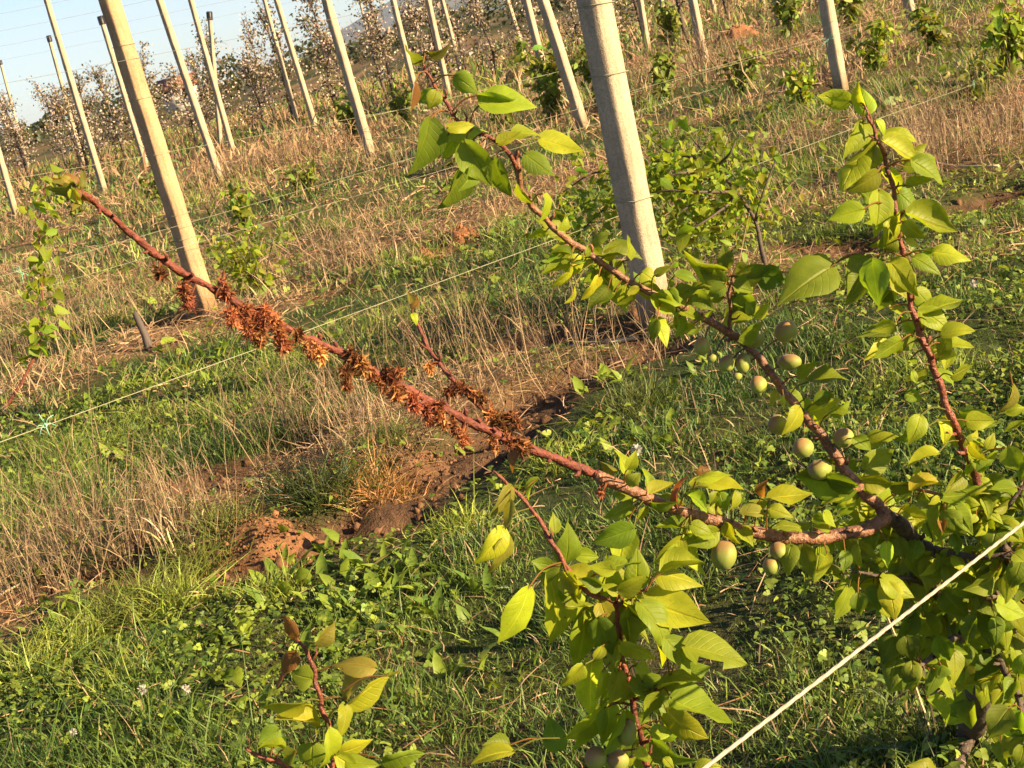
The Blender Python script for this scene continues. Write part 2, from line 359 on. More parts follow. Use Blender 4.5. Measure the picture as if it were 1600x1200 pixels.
def haze():
    m, t, out = nodes('haze_air'); v = N(t, 'ShaderNodeVolumePrincipled')
    v.inputs['Color'].default_value = (.66, .76, 1, 1); v.inputs['Density'].default_value = 3.5e-5; v.inputs['Anisotropy'].default_value = .2
    t.links.new(v.outputs[0], out.inputs['Volume'])
    x0, x1, y0, y1, z0, z1 = -16500, 16500, -16500, 16500, -60, 900
    V = [(x, y, z) for z in (z0, z1) for y in (y0, y1) for x in (x0, x1)]
    Q = [(0, 2, 3, 1), (4, 5, 7, 6), (0, 1, 5, 4), (2, 6, 7, 3), (0, 4, 6, 2), (1, 3, 7, 5)]
    obj('haze', mesh_np('haze', V, [np.array(Q)], m), kind='stuff')
haze()

# ------------------------------------------------------------------ far tree line and house on the horizon
def far_trees():
    mb = MB(); n = 14000
    az = rng.uniform(-.42, .5, n); d = rng.uniform(120, 190, n)
    hh = 1.6+2.0*vnoise(az*40, az*0, 4); base = np.stack([np.sin(az)*d, np.cos(az)*d, rng.uniform(0, 1, n)**.8*hh], 1)
    V, T, Qd, uv = small_leaves(base, rng.standard_normal((n, 3)), rng.standard_normal((n, 3)), rng.uniform(.3, .6, n), rng.uniform(.25, .45, n))
    mb.add(V, T, Qd, np.repeat(rand_tint(n, (.05, .06, .03), .3), 8, 0), uv)
    obj('distant_trees', mb.mesh('distant_trees', M['foliage']), kind='stuff', label='dark line of trees along the horizon')
far_trees()
def house():
    c = P(282, 147, 118); c = np.array([c[0], c[1], 0]); r = thing('house', 'small white house with a red roof far off between the blossoming trees', 'house', tuple(c))
    wall = solid('house_plaster', (.5, .47, .41), .9, .1, 2, 0); tile = solid('roof_tiles', (.30, .12, .08), .8, .2, 6, .3); gl = solid('dark_glass', (.03, .035, .04), .2, .1, 2, 0)
    w, dpt, h = 1.2, 1.6, 1.7
    def box(x0, x1, y0, y1, z0, z1):
        V = [(x, y, z) for z in (z0, z1) for y in (y0, y1) for x in (x0, x1)]
        return V, [(0, 2, 3, 1), (4, 5, 7, 6), (0, 1, 5, 4), (2, 6, 7, 3), (0, 4, 6, 2), (1, 3, 7, 5)]
    V, Qq = box(-w, w, -dpt, dpt, 0, h); obj('wall', mesh_np('wall', V, [np.array(Qq)], wall), r)
    V = [(-w-.3, -dpt-.4, h), (w+.3, -dpt-.4, h), (w+.3, dpt+.4, h), (-w-.3, dpt+.4, h), (-w-.3, 0, h+.9), (w+.3, 0, h+.9)]
    obj('roof', mesh_np('roof', V, [np.array([(0, 1, 5, 4), (2, 3, 4, 5), (0, 3, 2, 1)]), np.array([(0, 4, 3), (1, 2, 5)])], tile), r)
    for x in (-.7, .7):
        V, Qq = box(x-.25, x+.25, -dpt-.05, -dpt+.02, 0.9, 1.6); obj('window', mesh_np('window', V, [np.array(Qq)], gl), r)
house()

# ------------------------------------------------------------------ concrete posts
def post_mesh(L, w0, w1, seed, mat='concrete'):
    r = np.random.default_rng(seed); zz = np.linspace(-.15, L, 34); V = []; b = .18
    prof = [(-1+b, -1), (1-b, -1), (1, -1+b), (1, 1-b), (1-b, 1), (-1+b, 1), (-1, 1-b), (-1, -1+b)]
    for z in zz:
        w = (w0+(w1-w0)*max(z, 0)/L)/2
        for (px, py) in prof: V.append((px*w+r.normal(0, .0019), py*w+r.normal(0, .0019), z))
    n = len(zz); Q = [(i*8+j, i*8+(j+1) % 8, (i+1)*8+(j+1) % 8, (i+1)*8+j) for i in range(n-1) for j in range(8)]
    k = (n-1)*8; V.append((0, 0, L)); Q2 = [(k+j, k+(j+1) % 8, n*8) for j in range(8)]
    return mesh_np('concrete_post', V, [np.array(Q), np.array(Q2)], M[mat])
def post(bx, by, tx, ty, w, label, cap=None, L=3.6, bands=()):
    g = Gp(bx, by); v = R_ @ np.array([(tx-800)/F, -(ty-600)/F, -1.0]); q = C_ + v*(g[1]/v[1])
    d = unit(q-g)
    if cap: L = float(np.linalg.norm(q-g))
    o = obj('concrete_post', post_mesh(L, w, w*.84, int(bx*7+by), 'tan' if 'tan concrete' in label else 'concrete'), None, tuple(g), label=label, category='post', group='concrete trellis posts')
    z = Vector(d); x = Vector((NN[0], NN[1], 0)); y = z.cross(x).normalized(); x = y.cross(z)
    o.rotation_euler = Matrix((x, y, z)).transposed().to_euler()
    if cap:
        mb = MB(); b = w*.84/2+.012
        V = [(sx*b*f, sy*b*f, zz) for zz, f in ((L-.16, 1), (L+.012, 1), (L+.03, .8)) for sx, sy in ((-1, -1), (1, -1), (1, 1), (-1, 1))]
        Qc = [(i*4+j, i*4+(j+1) % 4, i*4+4+(j+1) % 4, i*4+4+j) for i in range(2) for j in range(4)]+[(8, 9, 10, 11)]
        mb.add(V, None, Qc); obj('post_cap', mb.mesh('post_cap', M['cap']), o)
    for hb in bands:
        mb = MB(); ww = w*(1-.16*hb/L)/2+.0035; pts = [(-ww, -ww, hb), (ww, -ww, hb+.004), (ww, ww, hb+.008), (-ww, ww, hb+.004), (-ww, -ww, hb)]
        tube(mb, pts, .0022, 5); obj('wire_loop', mb.mesh('wire_loop', M['wire']), o)
    return o
post(325, 488, 171, 0, .113, 'thick sunlit tan concrete post standing behind the withered branch tip', bands=(.5, .66, 1.06, 1.42, 1.76))
post(1025, 494, 928, 0, .115, 'nearest weathered concrete post, rising behind the leafy fruit branch', bands=(.5, 1.02, 1.3))
post(1315, 142, 1290, 0, .105, 'concrete post with green twine tied round it above the upright leafy shoot', bands=(.62,))
post(165, 305, 73, 0, .10, 'slim pale post left of the thick tan post, running off the top edge')
post(25, 335, 0, 247, .10, 'pale post cut off by the left edge of the picture')
post(132, 262, 76, 57, .10, 'pale post with black cap behind the left slim post', cap=1)
post(230, 265, 157, 27, .10, 'black-capped pale post half hidden by the thick tan post', cap=1)
post(45, 262, 0, 95, .10, 'pale post with dark cap at the far left before the bare treetops', cap=1)
post(345, 283, 249, 0, .10, 'pale post just right of the thick tan post, base in dry grass')
post(365, 240, 298, 0, .10, 'thin pale post in the gap before the house with the red roof')
post(345, 100+130, 327, 20, .09, 'thin black-capped post farthest behind, against the sky', cap=1)
post(495, 205, 432, 0, .10, 'pale post before the blossoming trees left of the tall centre-left post')
post(465, 190, 413, 0, .09, 'thin far post among blossom, left of another pale post')
post(581, 248, 510, 0, .105, 'tall pale post between thin far posts, left of the blurred shoot tip')
post(655, 168, 614, 0, .10, 'pale post running behind the topmost small brown leaves')
post(702, 152, 669, 0, .10, 'thin pale post in front of the bluish mountain')
post(590, 120, 562, 0, .09, 'thin far post among treetops left of the mountain')
post(725, 130, 691, 0, .09, 'far thin post among blossom right of the mountain foot')
post(822, 95, 793, 0, .10, 'far pale post left of two close-set posts at the top centre')
post(859, 148, 822, 0, .10, 'left one of two close-set pale posts beside the nearest post')
post(912, 200, 848, 0, .105, 'right one of two close-set pale posts, next to the nearest post')
post(965, 55, 954, 0, .09, 'far pale post just right of the nearest post')
post(1012, 75, 1000, 0, .10, 'pale post in green growth right of the nearest post')
post(1042, 45, 1033, 0, .09, 'short-looking far post between two others at the top edge')
post(1103, 107, 1082, 0, .10, 'pale post standing in orange dry grass before a round earth heap')
post(1118, 25, 1112, 0, .09, 'tiny far post touching the top edge above the earth heap')
post(1194, 14, 1190, 0, .09, 'far post tip at the top edge left of a dry patch')
post(1219, 40, 1212, 0, .10, 'far post in a dry patch left of the twine-tied post')
post(1428, 38, 1418, 0, .105, 'post at the top right standing in weeds near the frame edge')

# ------------------------------------------------------------------ wires
def wire(name, pts, r, mat, label, cat, group=None, sag=0.0, sides=5, twist=False):
    p = np.array(pts); k = 24; t = np.linspace(0, 1, k); c = p[0]+(p[1]-p[0])*t[:, None]
    L = np.linalg.norm(p[1]-p[0]); c[:, 2] -= sag*np.abs(np.sin(t*math.pi*max(1, L/6)))
    mb = MB(); tube(mb, c, r, sides); o = obj(name, mb.mesh(name, M[mat], p[0]), None, tuple(p[0]), label=label, category=cat)
    if group: o['group'] = group
    return o
WG = 'trellis wires along the rows'
rp0, rp1 = P(1080, 1200, 1.10), None
n0 = rp0[:2] @ NN; rp1 = Wn(1600, 799, n0); dv = unit(rp1-rp0)
def rope():
    a, b = rp0-dv*.9, rp1+dv*3; n = 420; t = np.linspace(0, 1, n); c = a+(b-a)*t[:, None]; L = np.linalg.norm(b-a); c[:, 2] -= .012*np.sin(t*math.pi); e1 = unit(np.cross(dv, [0, 0, 1.])); e2 = np.cross(dv, e1)
    mb = MB(); ph = t*L/.013*2*math.pi
    for k in range(3):
        q = c+.0006*(np.cos(ph+k*2.094)[:, None]*e1+np.sin(ph+k*2.094)[:, None]*e2); tube(mb, q, .00125*(1+.1*rng.standard_normal(n)), 5)
    obj('rope', mb.mesh('rope', M['rope'], a, smooth=True), None, tuple(a), label='thick pale rope stretched across the lower right corner', category='rope')
rope()
wire('trellis_wire', [Wn(-350, 818, 4.36), Wn(1521, 131, 4.36)], .0013, 'wire', 'yellowish wire low along the nearest row, crossing behind the withered branch', 'wire', WG, .008)
def line(xa, ya, xb, yb, na, nb, label, r=.0012): return wire('trellis_wire', [Wn(xa, ya, na), Wn(xb, yb, nb)], r, 'steel' if ya < 150 and xa < 0 else 'wire', label, 'wire', WG, .01)
line(-120, 466, 1420, 20, 8.62, 7.66, 'pale wire crossing the thick tan post above the withered branch')
line(-120, 504, 1120, 137, 8.62, 7.85, 'fainter wire just under the pale wire on the thick tan post')
line(-60, 143, 680, -4, 8.62, 8.3, 'single wire against the sky across the thick tan post', .0014)
line(-60, 32, 140, -8, 12, 12, 'topmost faint wire in the sky corner at the upper left', .0013)
line(-60, 60, 280, -10, 12, 12, 'second faint wire down in the upper left sky', .0013)
line(-60, 84, 420, -12, 15.8, 15.8, 'third faint wire down in the upper left sky', .0014)
line(-60, 106, 520, -10, 19.6, 19.6, 'fourth faint wire down in the upper left sky, under three others', .0015)
line(-40, 290, 700, 158, 15.8, 15.8, 'thin wire across the base of the far posts at left', .0022)
line(560, 186, 900, 105, 12, 12, 'thin wire behind the top shoot, left of the two close-set posts', .002)
line(960, 150, 1420, 14, 8.0, 7.7, 'short wire right of the nearest post running up to the twine-tied post')

def tie(p, label, s=.03, ends=5, name='twine_tie'):
    mb = MB(); r = .0016
    for k in range(3):
        c = np.array([[math.cos(a)*.006, (k-1)*.004, math.sin(a)*.006] for a in np.linspace(0, 6.3, 8)]); tube(mb, c, r, 4)
    for k in range(ends):
        d = unit(rng.standard_normal(3)*np.array([1, .4, 1]))*s*rng.uniform(.6, 1.4)
        tube(mb, np.array([[0, 0, 0], d*.5+[0, 0, .008], d]), r, 4)
    obj(name, mb.mesh(name, M['twine']), None, tuple(p), label=label, category='twine tie', group='green twine ties')
tie(Wn(70, 665, 4.36), 'light green twine bow knotted on the lower left wire', .034, 7)
tie(Wn(35, 428, 8.6), 'green twine hanging from the wire beside the left sapling', .05, 6)
tie(Wn(1293, 62, 7.66), 'green twine tied where the wire meets the right-hand post', .12, 7)
tie(Wn(1521, 131, 4.36), 'small pale knot at the end of the wire at right', .02, 5)

# ------------------------------------------------------------------ ground cover
def scatter(n, y0, y1, margin=1.32):
    y = np.sqrt(rng.uniform(y0*y0, y1*y1, n)); x = rng.uniform(-1, 1, n)*(.36*y*margin+.25); return x, y
GREEN = np.array((.075, .135, .030)); YEL = np.array((.26, .31, .052)); TAN = np.array((.33, .24, .15)); RUST = np.array((.25, .135, .08)); PALE = np.array((.46, .36, .22))
class Cover:
    def __init__(s): s.V, s.Q, s.T, s.C, s.n = [], [], [], [], 0
    def add(s, base, d, h, w, curve, tint, seg=3):
        if len(base) == 0: return
        V, Qd, T, k = blades(base, d, h, w, curve, seg); s.V.append(V); s.Q.append(Qd+s.n); s.T.append(T+s.n); s.C.append(np.repeat(tint, k, 0)); s.n += len(V)
    def build(s, name, mat, label):
        return obj(name, mesh_np(name, np.concatenate(s.V), s.Q+s.T, mat, np.concatenate(s.C)), kind='stuff', label=label)
green, dryc, litter, stalk = Cover(), Cover(), Cover(), Cover()
def up(n, tilt):
    a = rng.uniform(0, 2*math.pi, n); t = np.abs(rng.standard_normal(n))*tilt
    return np.stack([np.sin(t)*np.cos(a), np.sin(t)*np.sin(a), np.cos(t)], 1)
def ground_pts(x, y, sink=.01): return np.stack([x, y, hgt(x, y)-sink], 1)
def lowered(x, y):                                        # grass is trodden short on the near side of the furrow
    return 1-.72*np.max([soilness(x, y+k) for k in (.08, .2, .32, .44)], 0)
def grass_zone(y0, y1, dens, hs, ws, seg):
    area = .36*1.32*(y1*y1-y0*y0); n = int(area*dens); x, y = scatter(n, y0, y1)
    clump = vnoise(x*4.5, y*4.5, 31); patch = vnoise(x*.8, y*.8, 32)
    keep = rng.uniform(size=n) < np.clip(.5+1.0*clump, 0, 1)*(1-.97*soilness(x, y))*(1-.55*dryness(x, y)); x, y, clump, patch = x[keep], y[keep], clump[keep], patch[keep]; n = len(x)
    h = hs*np.exp(.38*rng.standard_normal(n))*(.3+1.5*clump**1.6)*(.6+.8*patch)*lowered(x, y); w = ws*np.exp(.3*rng.standard_normal(n))
    k = np.clip(.15+.9*(vnoise(x*1.5, y*1.5, 33)-.3)+.25*rng.standard_normal(n), 0, 1)[:, None]
    tint = (GREEN*(1-k)+YEL*k)*np.exp(.22*rng.standard_normal((n, 1)))
    dd = dryness(x, y); bl = np.clip(vnoise(x*.9+7, y*.9, 88)*2.2-.7, 0, 1)[:, None]; tint = tint*(1-.45*bl*np.array([[1, .75, .55]])); h = h*(1-.35*bl[:, 0])
    sw = rng.uniform(size=n) < .09+.35*dd; tint[sw] = (TAN*.8+RUST*.25)*np.exp(.25*rng.standard_normal((int(sw.sum()), 1)))
    cur = rng.standard_normal((n, 3))*.35; cur[:, 2] = -np.abs(cur[:, 2])*.7
    green.add(ground_pts(x, y), up(n, .38), h, w, cur, tint, seg)
grass_zone(2.3, 4.2, 13000, .08, .0028, 3)
grass_zone(4.2, 7.5, 5200, .075, .0032, 3)
grass_zone(7.5, 14, 1500, .09, .005, 3)
grass_zone(14, 27, 190, .14, .012, 2)
grass_zone(27, 62, 34, .24, .03, 2)
def dry_zone(y0, y1, dens, hs, ws, seg, ld):
    area = .36*1.32*(y1*y1-y0*y0); n = int(area*dens); x, y = scatter(n, y0, y1); dd = dryness(x, y)
    cl = vnoise(x*3.2, y*3.2, 41)
    keep = rng.uniform(size=n) < (dd*.85*np.clip(cl*2.6-.9, 0, 1)+.01)*(1-.85*soilness(x, y)); x, y, cl = x[keep], y[keep], cl[keep]; n = len(x)
    h = hs*np.exp(.42*rng.standard_normal(n))*(.5+.9*cl)*lowered(x, y); w = ws*np.exp(.3*rng.standard_normal(n)); k = rng.uniform(size=(n, 1)); q = np.clip(vnoise(x*1.3, y*1.3, 42)+.8*np.clip((np.hypot(x, y)-9)/12, 0, 1), 0, 1.5)[:, None]
    tint = (TAN*(1-k)+PALE*k)*(1-.55*q)+RUST*.55*q; tint = tint*np.exp(.25*rng.standard_normal((n, 1)))
    cur = rng.standard_normal((n, 3))*.28; cur[:, 2] = -np.abs(cur[:, 2])*.5
    dryc.add(ground_pts(x, y), up(n, .45), h, w, cur, tint, seg)
    n = int(area*ld*.7); x, y = scatter(n, y0, y1); dd = dryness(x, y)
    keep = rng.uniform(size=n) < np.clip(dd*1.1+.14-.3*soilness(x, y), 0, 1); x, y = x[keep], y[keep]; n = len(x)
    d = up(n, .2); d[:, :2] += rng.standard_normal((n, 2))*2.2; d = unit(d)
    k = rng.uniform(size=(n, 1)); tint = (RUST*(1-k)+TAN*k)*np.exp(.35*rng.standard_normal((n, 1)))
    cur = rng.standard_normal((n, 3))*.5; cur[:, 2] = -np.abs(cur[:, 2])*.3
    g = ground_pts(x, y, 0); g[:, 2] += rng.uniform(0, .03, n)
    litter.add(g, d, hs*.55*np.exp(.4*rng.standard_normal(n)), w.mean()*np.ones(n), cur, np.clip(tint, 0, .8), seg)
dry_zone(2.3, 4.2, 600, .11, .0028, 3, 1500)
dry_zone(4.2, 7.5, 1100, .10, .0032, 3, 2600)
dry_zone(7.5, 14, 520, .13, .005, 3, 1100)
dry_zone(14, 27, 120, .17, .011, 2, 230)
dry_zone(27, 62, 26, .26, .03, 2, 30)
# tall dry stalks and tufts at the places the photograph shows them: pixel, spread (m), count, height
for (px, py, sp, n, hh, lean) in [(140, 870, .34, 260, .34, .3), (60, 900, .25, 160, .30, .3), (270, 830, .14, 60, .30, .15), (460, 690, .22, 220, .36, .4), (560, 650, .25, 240, .34, .3), (690, 560, .35, 260, .42, .3),
        (770, 560, .3, 170, .36, .3), (840, 585, .22, 110, .34, .2), (1500, 245, .38, 420, .42, .2), (1430, 230, .2, 120, .36, .3), (150, 520, .5, 320, .40, .35), (60, 560, .35, 240, .36, .3), (30, 470, .4, 200, .36, .3),
        (575, 420, .22, 150, .34, .35), (530, 420, .3, 130, .3, .3), (1230, 260, .4, 160, .36, .3), (1110, 260, .35, 130, .34, .3), (360, 280, .8, 260, .5, .3), (470, 250, 1.0, 260, .5, .3), (700, 240, .9, 240, .5, .3), (1150, 110, .9, 300, .5, .25), (1060, 120, .7, 200, .5, .25),
        (1480, 1190, .05, 14, .30, .15), (420, 760, .05, 14, .24, .15), (280, 850, .08, 22, .20, .06), (600, 700, .16, 120, .2, .8), (1290, 130, .2, 110, .3, .3), (1570, 250, .25, 120, .34, .3), (950, 580, .3, 120, .3, .4)]:
    g = Gp(px, py); n = int(n*(.95 if px < 330 and py > 800 else .5)); x = g[0]+rng.standard_normal(n)*sp*.7; y = g[1]+rng.standard_normal(n)*sp*.55
    h = hh*.8*np.exp(.35*rng.standard_normal(n)); d = up(n, lean*1.2); k = rng.uniform(size=(n, 1)); scale = max(1, depth(g)/7)
    tint = (TAN*.62*(1-k)+PALE*.8*k)*(1-.5*(kk := rng.uniform(size=(n, 1))))+RUST*.5*kk; tint = tint*np.exp(.3*rng.standard_normal((n, 1))); b = ground_pts(x, y); cur = rng.standard_normal((n, 3))*.12
    stalk.add(b, d, h, np.full(n, .0028*scale), cur, tint, 4)
    for _ in range(3):                                    # side twigs of the dead weeds
        t = rng.uniform(.35, .95, n); bb = b+d*(h*t)[:, None]+cur*(h*t*t)[:, None]
        stalk.add(bb, unit(d+rng.standard_normal((n, 3))*.6), h*rng.uniform(.12, .35, n), np.full(n, .0022*scale), rng.standard_normal((n, 3))*.2, tint*.95, 2)
green.build('green_grass', M['grass'], 'green grass growing between the orchard rows')
dryc.build('dry_grass', M['dry'], 'tan dry grass standing along the rows')
litter.build('straw_litter', M['dry'], 'brown dead straw lying over the row strips')
stalk.build('dry_weed_stalks', M['dry'], 'tall dead weed stalks with thin side twigs')

# broad-leaved ground cover
def clover():
    mb = MB()
    def zone(y0, y1, dens, size, thr, seed):
        n = int(.36*1.32*(y1*y1-y0*y0)*dens); x, y = scatter(n, y0, y1)
        m = (vnoise(x*1.1, y*1.1, seed) > thr-.25*rng.uniform(size=n)) & (rng.uniform(size=n) > dryness(x, y)*.9) & (rng.uniform(size=n) > soilness(x, y)); x, y = x[m], y[m]; n = len(x)
        c = ground_pts(x, y, 0); c[:, 2] += rng.uniform(.01, .075, n)*lowered(x, y)
        L = size*np.exp(.3*rng.standard_normal(n)); nrm = unit(np.array([0, 0, 1.])+.6*rng.standard_normal((n, 3)))
        a0 = rng.uniform(0, 6.28, n); k = rng.uniform(size=(n, 1)); tint = (np.array((.08, .15, .028))*(1-k)+np.array((.25, .31, .045))*k)*np.exp(.2*rng.standard_normal((n, 1)))
        for j in range(3):
            a = a0+j*2.094; d = np.stack([np.cos(a), np.sin(a), 0*a], 1); d = unit(d-nrm*np.sum(d*nrm, 1)[:, None])
            V, T, Qd, uv = small_leaves(c, d, nrm, L, L*.95, .2, .1); mb.add(V, T, Qd, np.repeat(tint, 8, 0), uv)
    zone(2.3, 4.6, 2700, .0092, .54, 51); zone(4.6, 8, 1050, .011, .60, 52); zone(8, 15, 110, .03, .66, 53)
    obj('clover_cover', mb.mesh('clover_cover', M['foliage']), kind='stuff', label='low clover and broad-leaved weeds in the grass')
clover()
def broad_weeds():
    mb = MB()
    spots = [(510, 900, 34), (590, 930, 22), (540, 960, 20), (620, 900, 16), (330, 1010, 18), (680, 960, 18), (330, 560, 40), (250, 600, 40), (420, 580, 30), (130, 640, 30), (210, 720, 26), (820, 1060, 9), (570, 1000, 20), (480, 870, 20), (360, 1110, 24), (700, 1050, 16), (140, 960, 20), (1040, 690, 14), (950, 600, 20), (900, 690, 18)]
    for i in range(60):
        x, y = scatter(1, 2.6, 9); spots.append((*proj((x[0], y[0], 0)), 7))
    for px, py, n in spots:
        g = Gp(px, py); n = int(n); sp = .03+.003*n; x = g[0]+rng.standard_normal(n)*sp; y = g[1]+rng.standard_normal(n)*sp*.8
        b = ground_pts(x, y, 0); d = up(n, .5); nrm = np.cross(d, np.cross(np.array([0, 0, 1.]), d))+1e-3
        L = rng.uniform(.045, .10, n)*(.85 if n > 12 else .6); k = rng.uniform(size=(n, 1)); tint = (np.array((.11, .19, .028))*(1-k)+np.array((.26, .34, .04))*k)
        V, T, Qd, uv = small_leaves(b, d, nrm, L, L*rng.uniform(.38, .6, n), .45, .5); mb.add(V, T, Qd, np.repeat(tint, 8, 0), uv)
    obj('broadleaf_weeds', mb.mesh('broadleaf_weeds', M['foliage']), kind='stuff', label='bright upright weed leaves among the grass')
broad_weeds()

def clods():
    mb = MB(); ico = np.array([(0, 0, 1), (.9, 0, .2), (.2, .9, .1), (-.8, .4, -.1), (-.4, -.9, .1), (.5, -.7, -.2), (0, 0, -1)], float)
    It = np.array([(0, 1, 2), (0, 2, 3), (0, 3, 4), (0, 4, 5), (0, 5, 1), (6, 2, 1), (6, 3, 2), (6, 4, 3), (6, 5, 4), (6, 1, 5)])
    n = 70000; x, y = scatter(n, 3.5, 10.5); m = rng.uniform(size=n) < soilness(x, y)*1.2; x, y = x[m], y[m]; n = len(x); g = ground_pts(x, y, .004); s = .006*np.exp(.65*rng.standard_normal(n))
    V = g[:, None]+ico[None]*(s[:, None]*rng.uniform(.6, 1.3, (n, 3)))[:, None]+rng.standard_normal((n, 7, 3))*(s*.15)[:, None, None]
    mb.add(V.reshape(-1, 3), (np.arange(n)*7)[:, None, None].repeat(10, 1).reshape(-1, 1)+np.tile(It, (n, 1)), None, np.repeat(rng.uniform(.55, 1.15, (n, 1))*np.array([[1, .95, .9]]), 7, 0))
    obj('soil_clods', mb.mesh('soil_clods', M['soil']), kind='stuff', label='loose dark soil crumbs in the furrow')
clods()
def flower(px, py, label, cat='flower', s=.011, hgt_=.09):
    g = Gp(px, py+int(hgt_*F/depth(Gp(px, py)))); r = thing('clover_flower', label, cat, tuple(g), 'white flower heads in the grass')
    mb = MB(); tube(mb, [(0, 0, 0), (.004, .003, hgt_*.6), (0, 0, hgt_)], .0013, 4, (.10, .16, .04)); obj('stem', mb.mesh('stem', M['foliage']), r)
    n = 46; d = unit(rng.standard_normal((n, 3))+np.array([0, 0, .4])); mb = MB(); b = np.tile([0, 0, hgt_], (n, 1))+d*s*.25
    V, T, Qd, uv = small_leaves(b, d, rng.standard_normal((n, 3)), np.full(n, s), np.full(n, s*.45)); mb.add(V, T, Qd, np.repeat(rand_tint(n, (.55, .52, .46), .2, .03), 8, 0), uv); obj('flower_head', mb.mesh('flower_head', M['blossom']), r)
flower(1005, 702, 'white flower head above the small leaf tuft in mid picture', s=.016)
flower(240, 1075, 'white clover head in the shaded grass at the lower left')
flower(133, 1141, 'tiny white flower low in the lower left grass', s=.008)
flower(1505, 105, 'white seed head right of the twine-tied post', s=.03, hgt_=.2)
flower(1288, 250, 'pale seed head in the shade left of the upright shoot', s=.016)
flower(8, 612, 'white flower speck at the left edge below the sapling', s=.014)
flower(1527, 445, 'pale seed head in the sunlit grass at the right', s=.014)
flower(308, 1075, 'cream clover head standing right of the lower left clover head')

# soil mounds, tussocks
def mound(px, py, r, h, label, tint=(1, 1, 1), straw=0, grassy=0):
    g = Gp(px, py); n = 26; V = []; idx = []
    for i in range(n):
        for j in range(n):
            x, y = (i/(n-1)*2-1)*r*1.2, (j/(n-1)*2-1)*r*1.2; q = math.hypot(x, y)/r*(1+.35*(float(vnoise(np.array(x/r*1.7+px), np.array(y/r*1.7), 3))-.5))
            z = h*max(0, 1-q*q)**.8*(1+.7*(float(vnoise(np.array(x/r*5+px), np.array(y/r*5), 4))-.5))-.03*min(1, max(0, q-1)*3)-.012
            V.append((x, y, z+gz((g[0]+x, g[1]+y))-g[2]))
    Qm = [(i*n+j, (i+1)*n+j, (i+1)*n+j+1, i*n+j+1) for i in range(n-1) for j in range(n-1)]
    root = thing('soil_mound', label, 'soil mound', tuple(g), 'small earth heaps')
    mb = MB(); mb.add(V, None, Qm, tint); obj('heap', mb.mesh('heap', M['soil'], smooth=True), root)
    mb = MB(); ico = np.array([(0, 0, 1), (.9, 0, .2), (.2, .9, .1), (-.8, .4, -.1), (-.4, -.9, .1), (.5, -.7, -.2), (0, 0, -1)], float)
    It = [(0, 1, 2), (0, 2, 3), (0, 3, 4), (0, 4, 5), (0, 5, 1), (6, 2, 1), (6, 3, 2), (6, 4, 3), (6, 5, 4), (6, 1, 5)]
    for k in range(700):
        a, q = rng.uniform(0, 6.28), r*1.45*rng.uniform()**.6; x, y = math.cos(a)*q, math.sin(a)*q; s = .003*np.exp(.5*rng.standard_normal())*(r/.14)**.7
        z = h*max(0, 1-(q/r)**2)**.8+gz((g[0]+x, g[1]+y))-g[2]+rng.uniform(-.008, .008)
        v = ico*s*rng.uniform(.6, 1.3, 3)+rng.standard_normal((7, 3))*s*.15; mb.add(v+[x, y, z], It, None, np.array(tint)*rng.uniform(.75, 1.25))
    obj('clods', mb.mesh('clods', M['soil']), root, kind='stuff')
    return root
mound(415, 846, .17, .048, 'crumbly brown earth heap at the left beside the dark furrow', (1.25, 1.1, .95))
mound(718, 385, .16, .09, 'orange-brown earth heap beyond the wire, left of the leafy branch', (1.6, 1.3, 1.1))
mound(660, 400, .11, .06, 'smaller earth heap just left of the orange-brown one', (1.5, 1.3, 1.1))
mound(1152, 62, .42, .22, 'large reddish earth heap far off at the top right', (1.6, 1.3, 1.1))
mound(650, 715, .13, .045, 'low soil ridge under the withered blossoms', (1.1, 1.05, 1))
def tussock(px, py, n, hh, col, label, lean=.5, cat='grass tussock', w=.0032, sp=.07, name='grass_tussock'):
    g = Gp(px, py); x = g[0]+rng.standard_normal(n)*sp; y = g[1]+rng.standard_normal(n)*sp; b = ground_pts(x, y)-g
    d = unit(up(n, lean)+np.stack([(x-g[0]), (y-g[1]), 0*x], 1)*3); cur = rng.standard_normal((n, 3))*.3; cur[:, 2] = -np.abs(cur[:, 2])-.15
    c = Cover(); c.add(b, d, hh*np.exp(.3*rng.standard_normal(n)), np.full(n, w), cur, rand_tint(n, col, .25, .08), 4)
    obj(name, mesh_np(name, np.concatenate(c.V), c.Q+c.T, M['grass'], np.concatenate(c.C)), None, tuple(g), label=label, category=cat, group='single tussocks of grass')
tussock(495, 775, 700, .17, (.05, .07, .018), 'dark green tussock bending over the soil below the dead stalks', .6)
tussock(590, 765, 800, .11, (.34, .19, .075), 'orange dry tussock right of the dark green one', .8)
tussock(605, 690, 380, .10, (.11, .13, .03), 'short bright tussock under the withered blossoms', .4, sp=.04)
tussock(300, 905, 520, .13, (.12, .14, .03), 'sunlit green tussock left of the brown earth heap', .5)
tussock(1000, 640, 600, .13, (.10, .125, .03), 'yellow-green tussock right of the dark furrow', .5)
tussock(210, 960, 700, .13, (.13, .15, .03), 'yellow-green tussock at the lower left edge of the dry strip', .6)
tussock(350, 820, 360, .11, (.14, .15, .035), 'yellowish tussock behind the brown earth heap', .5, sp=.05)
tussock(1480, 1185, 420, .13, (.05, .075, .02), 'shaded tussock at the foot of the apricot tree', .5)

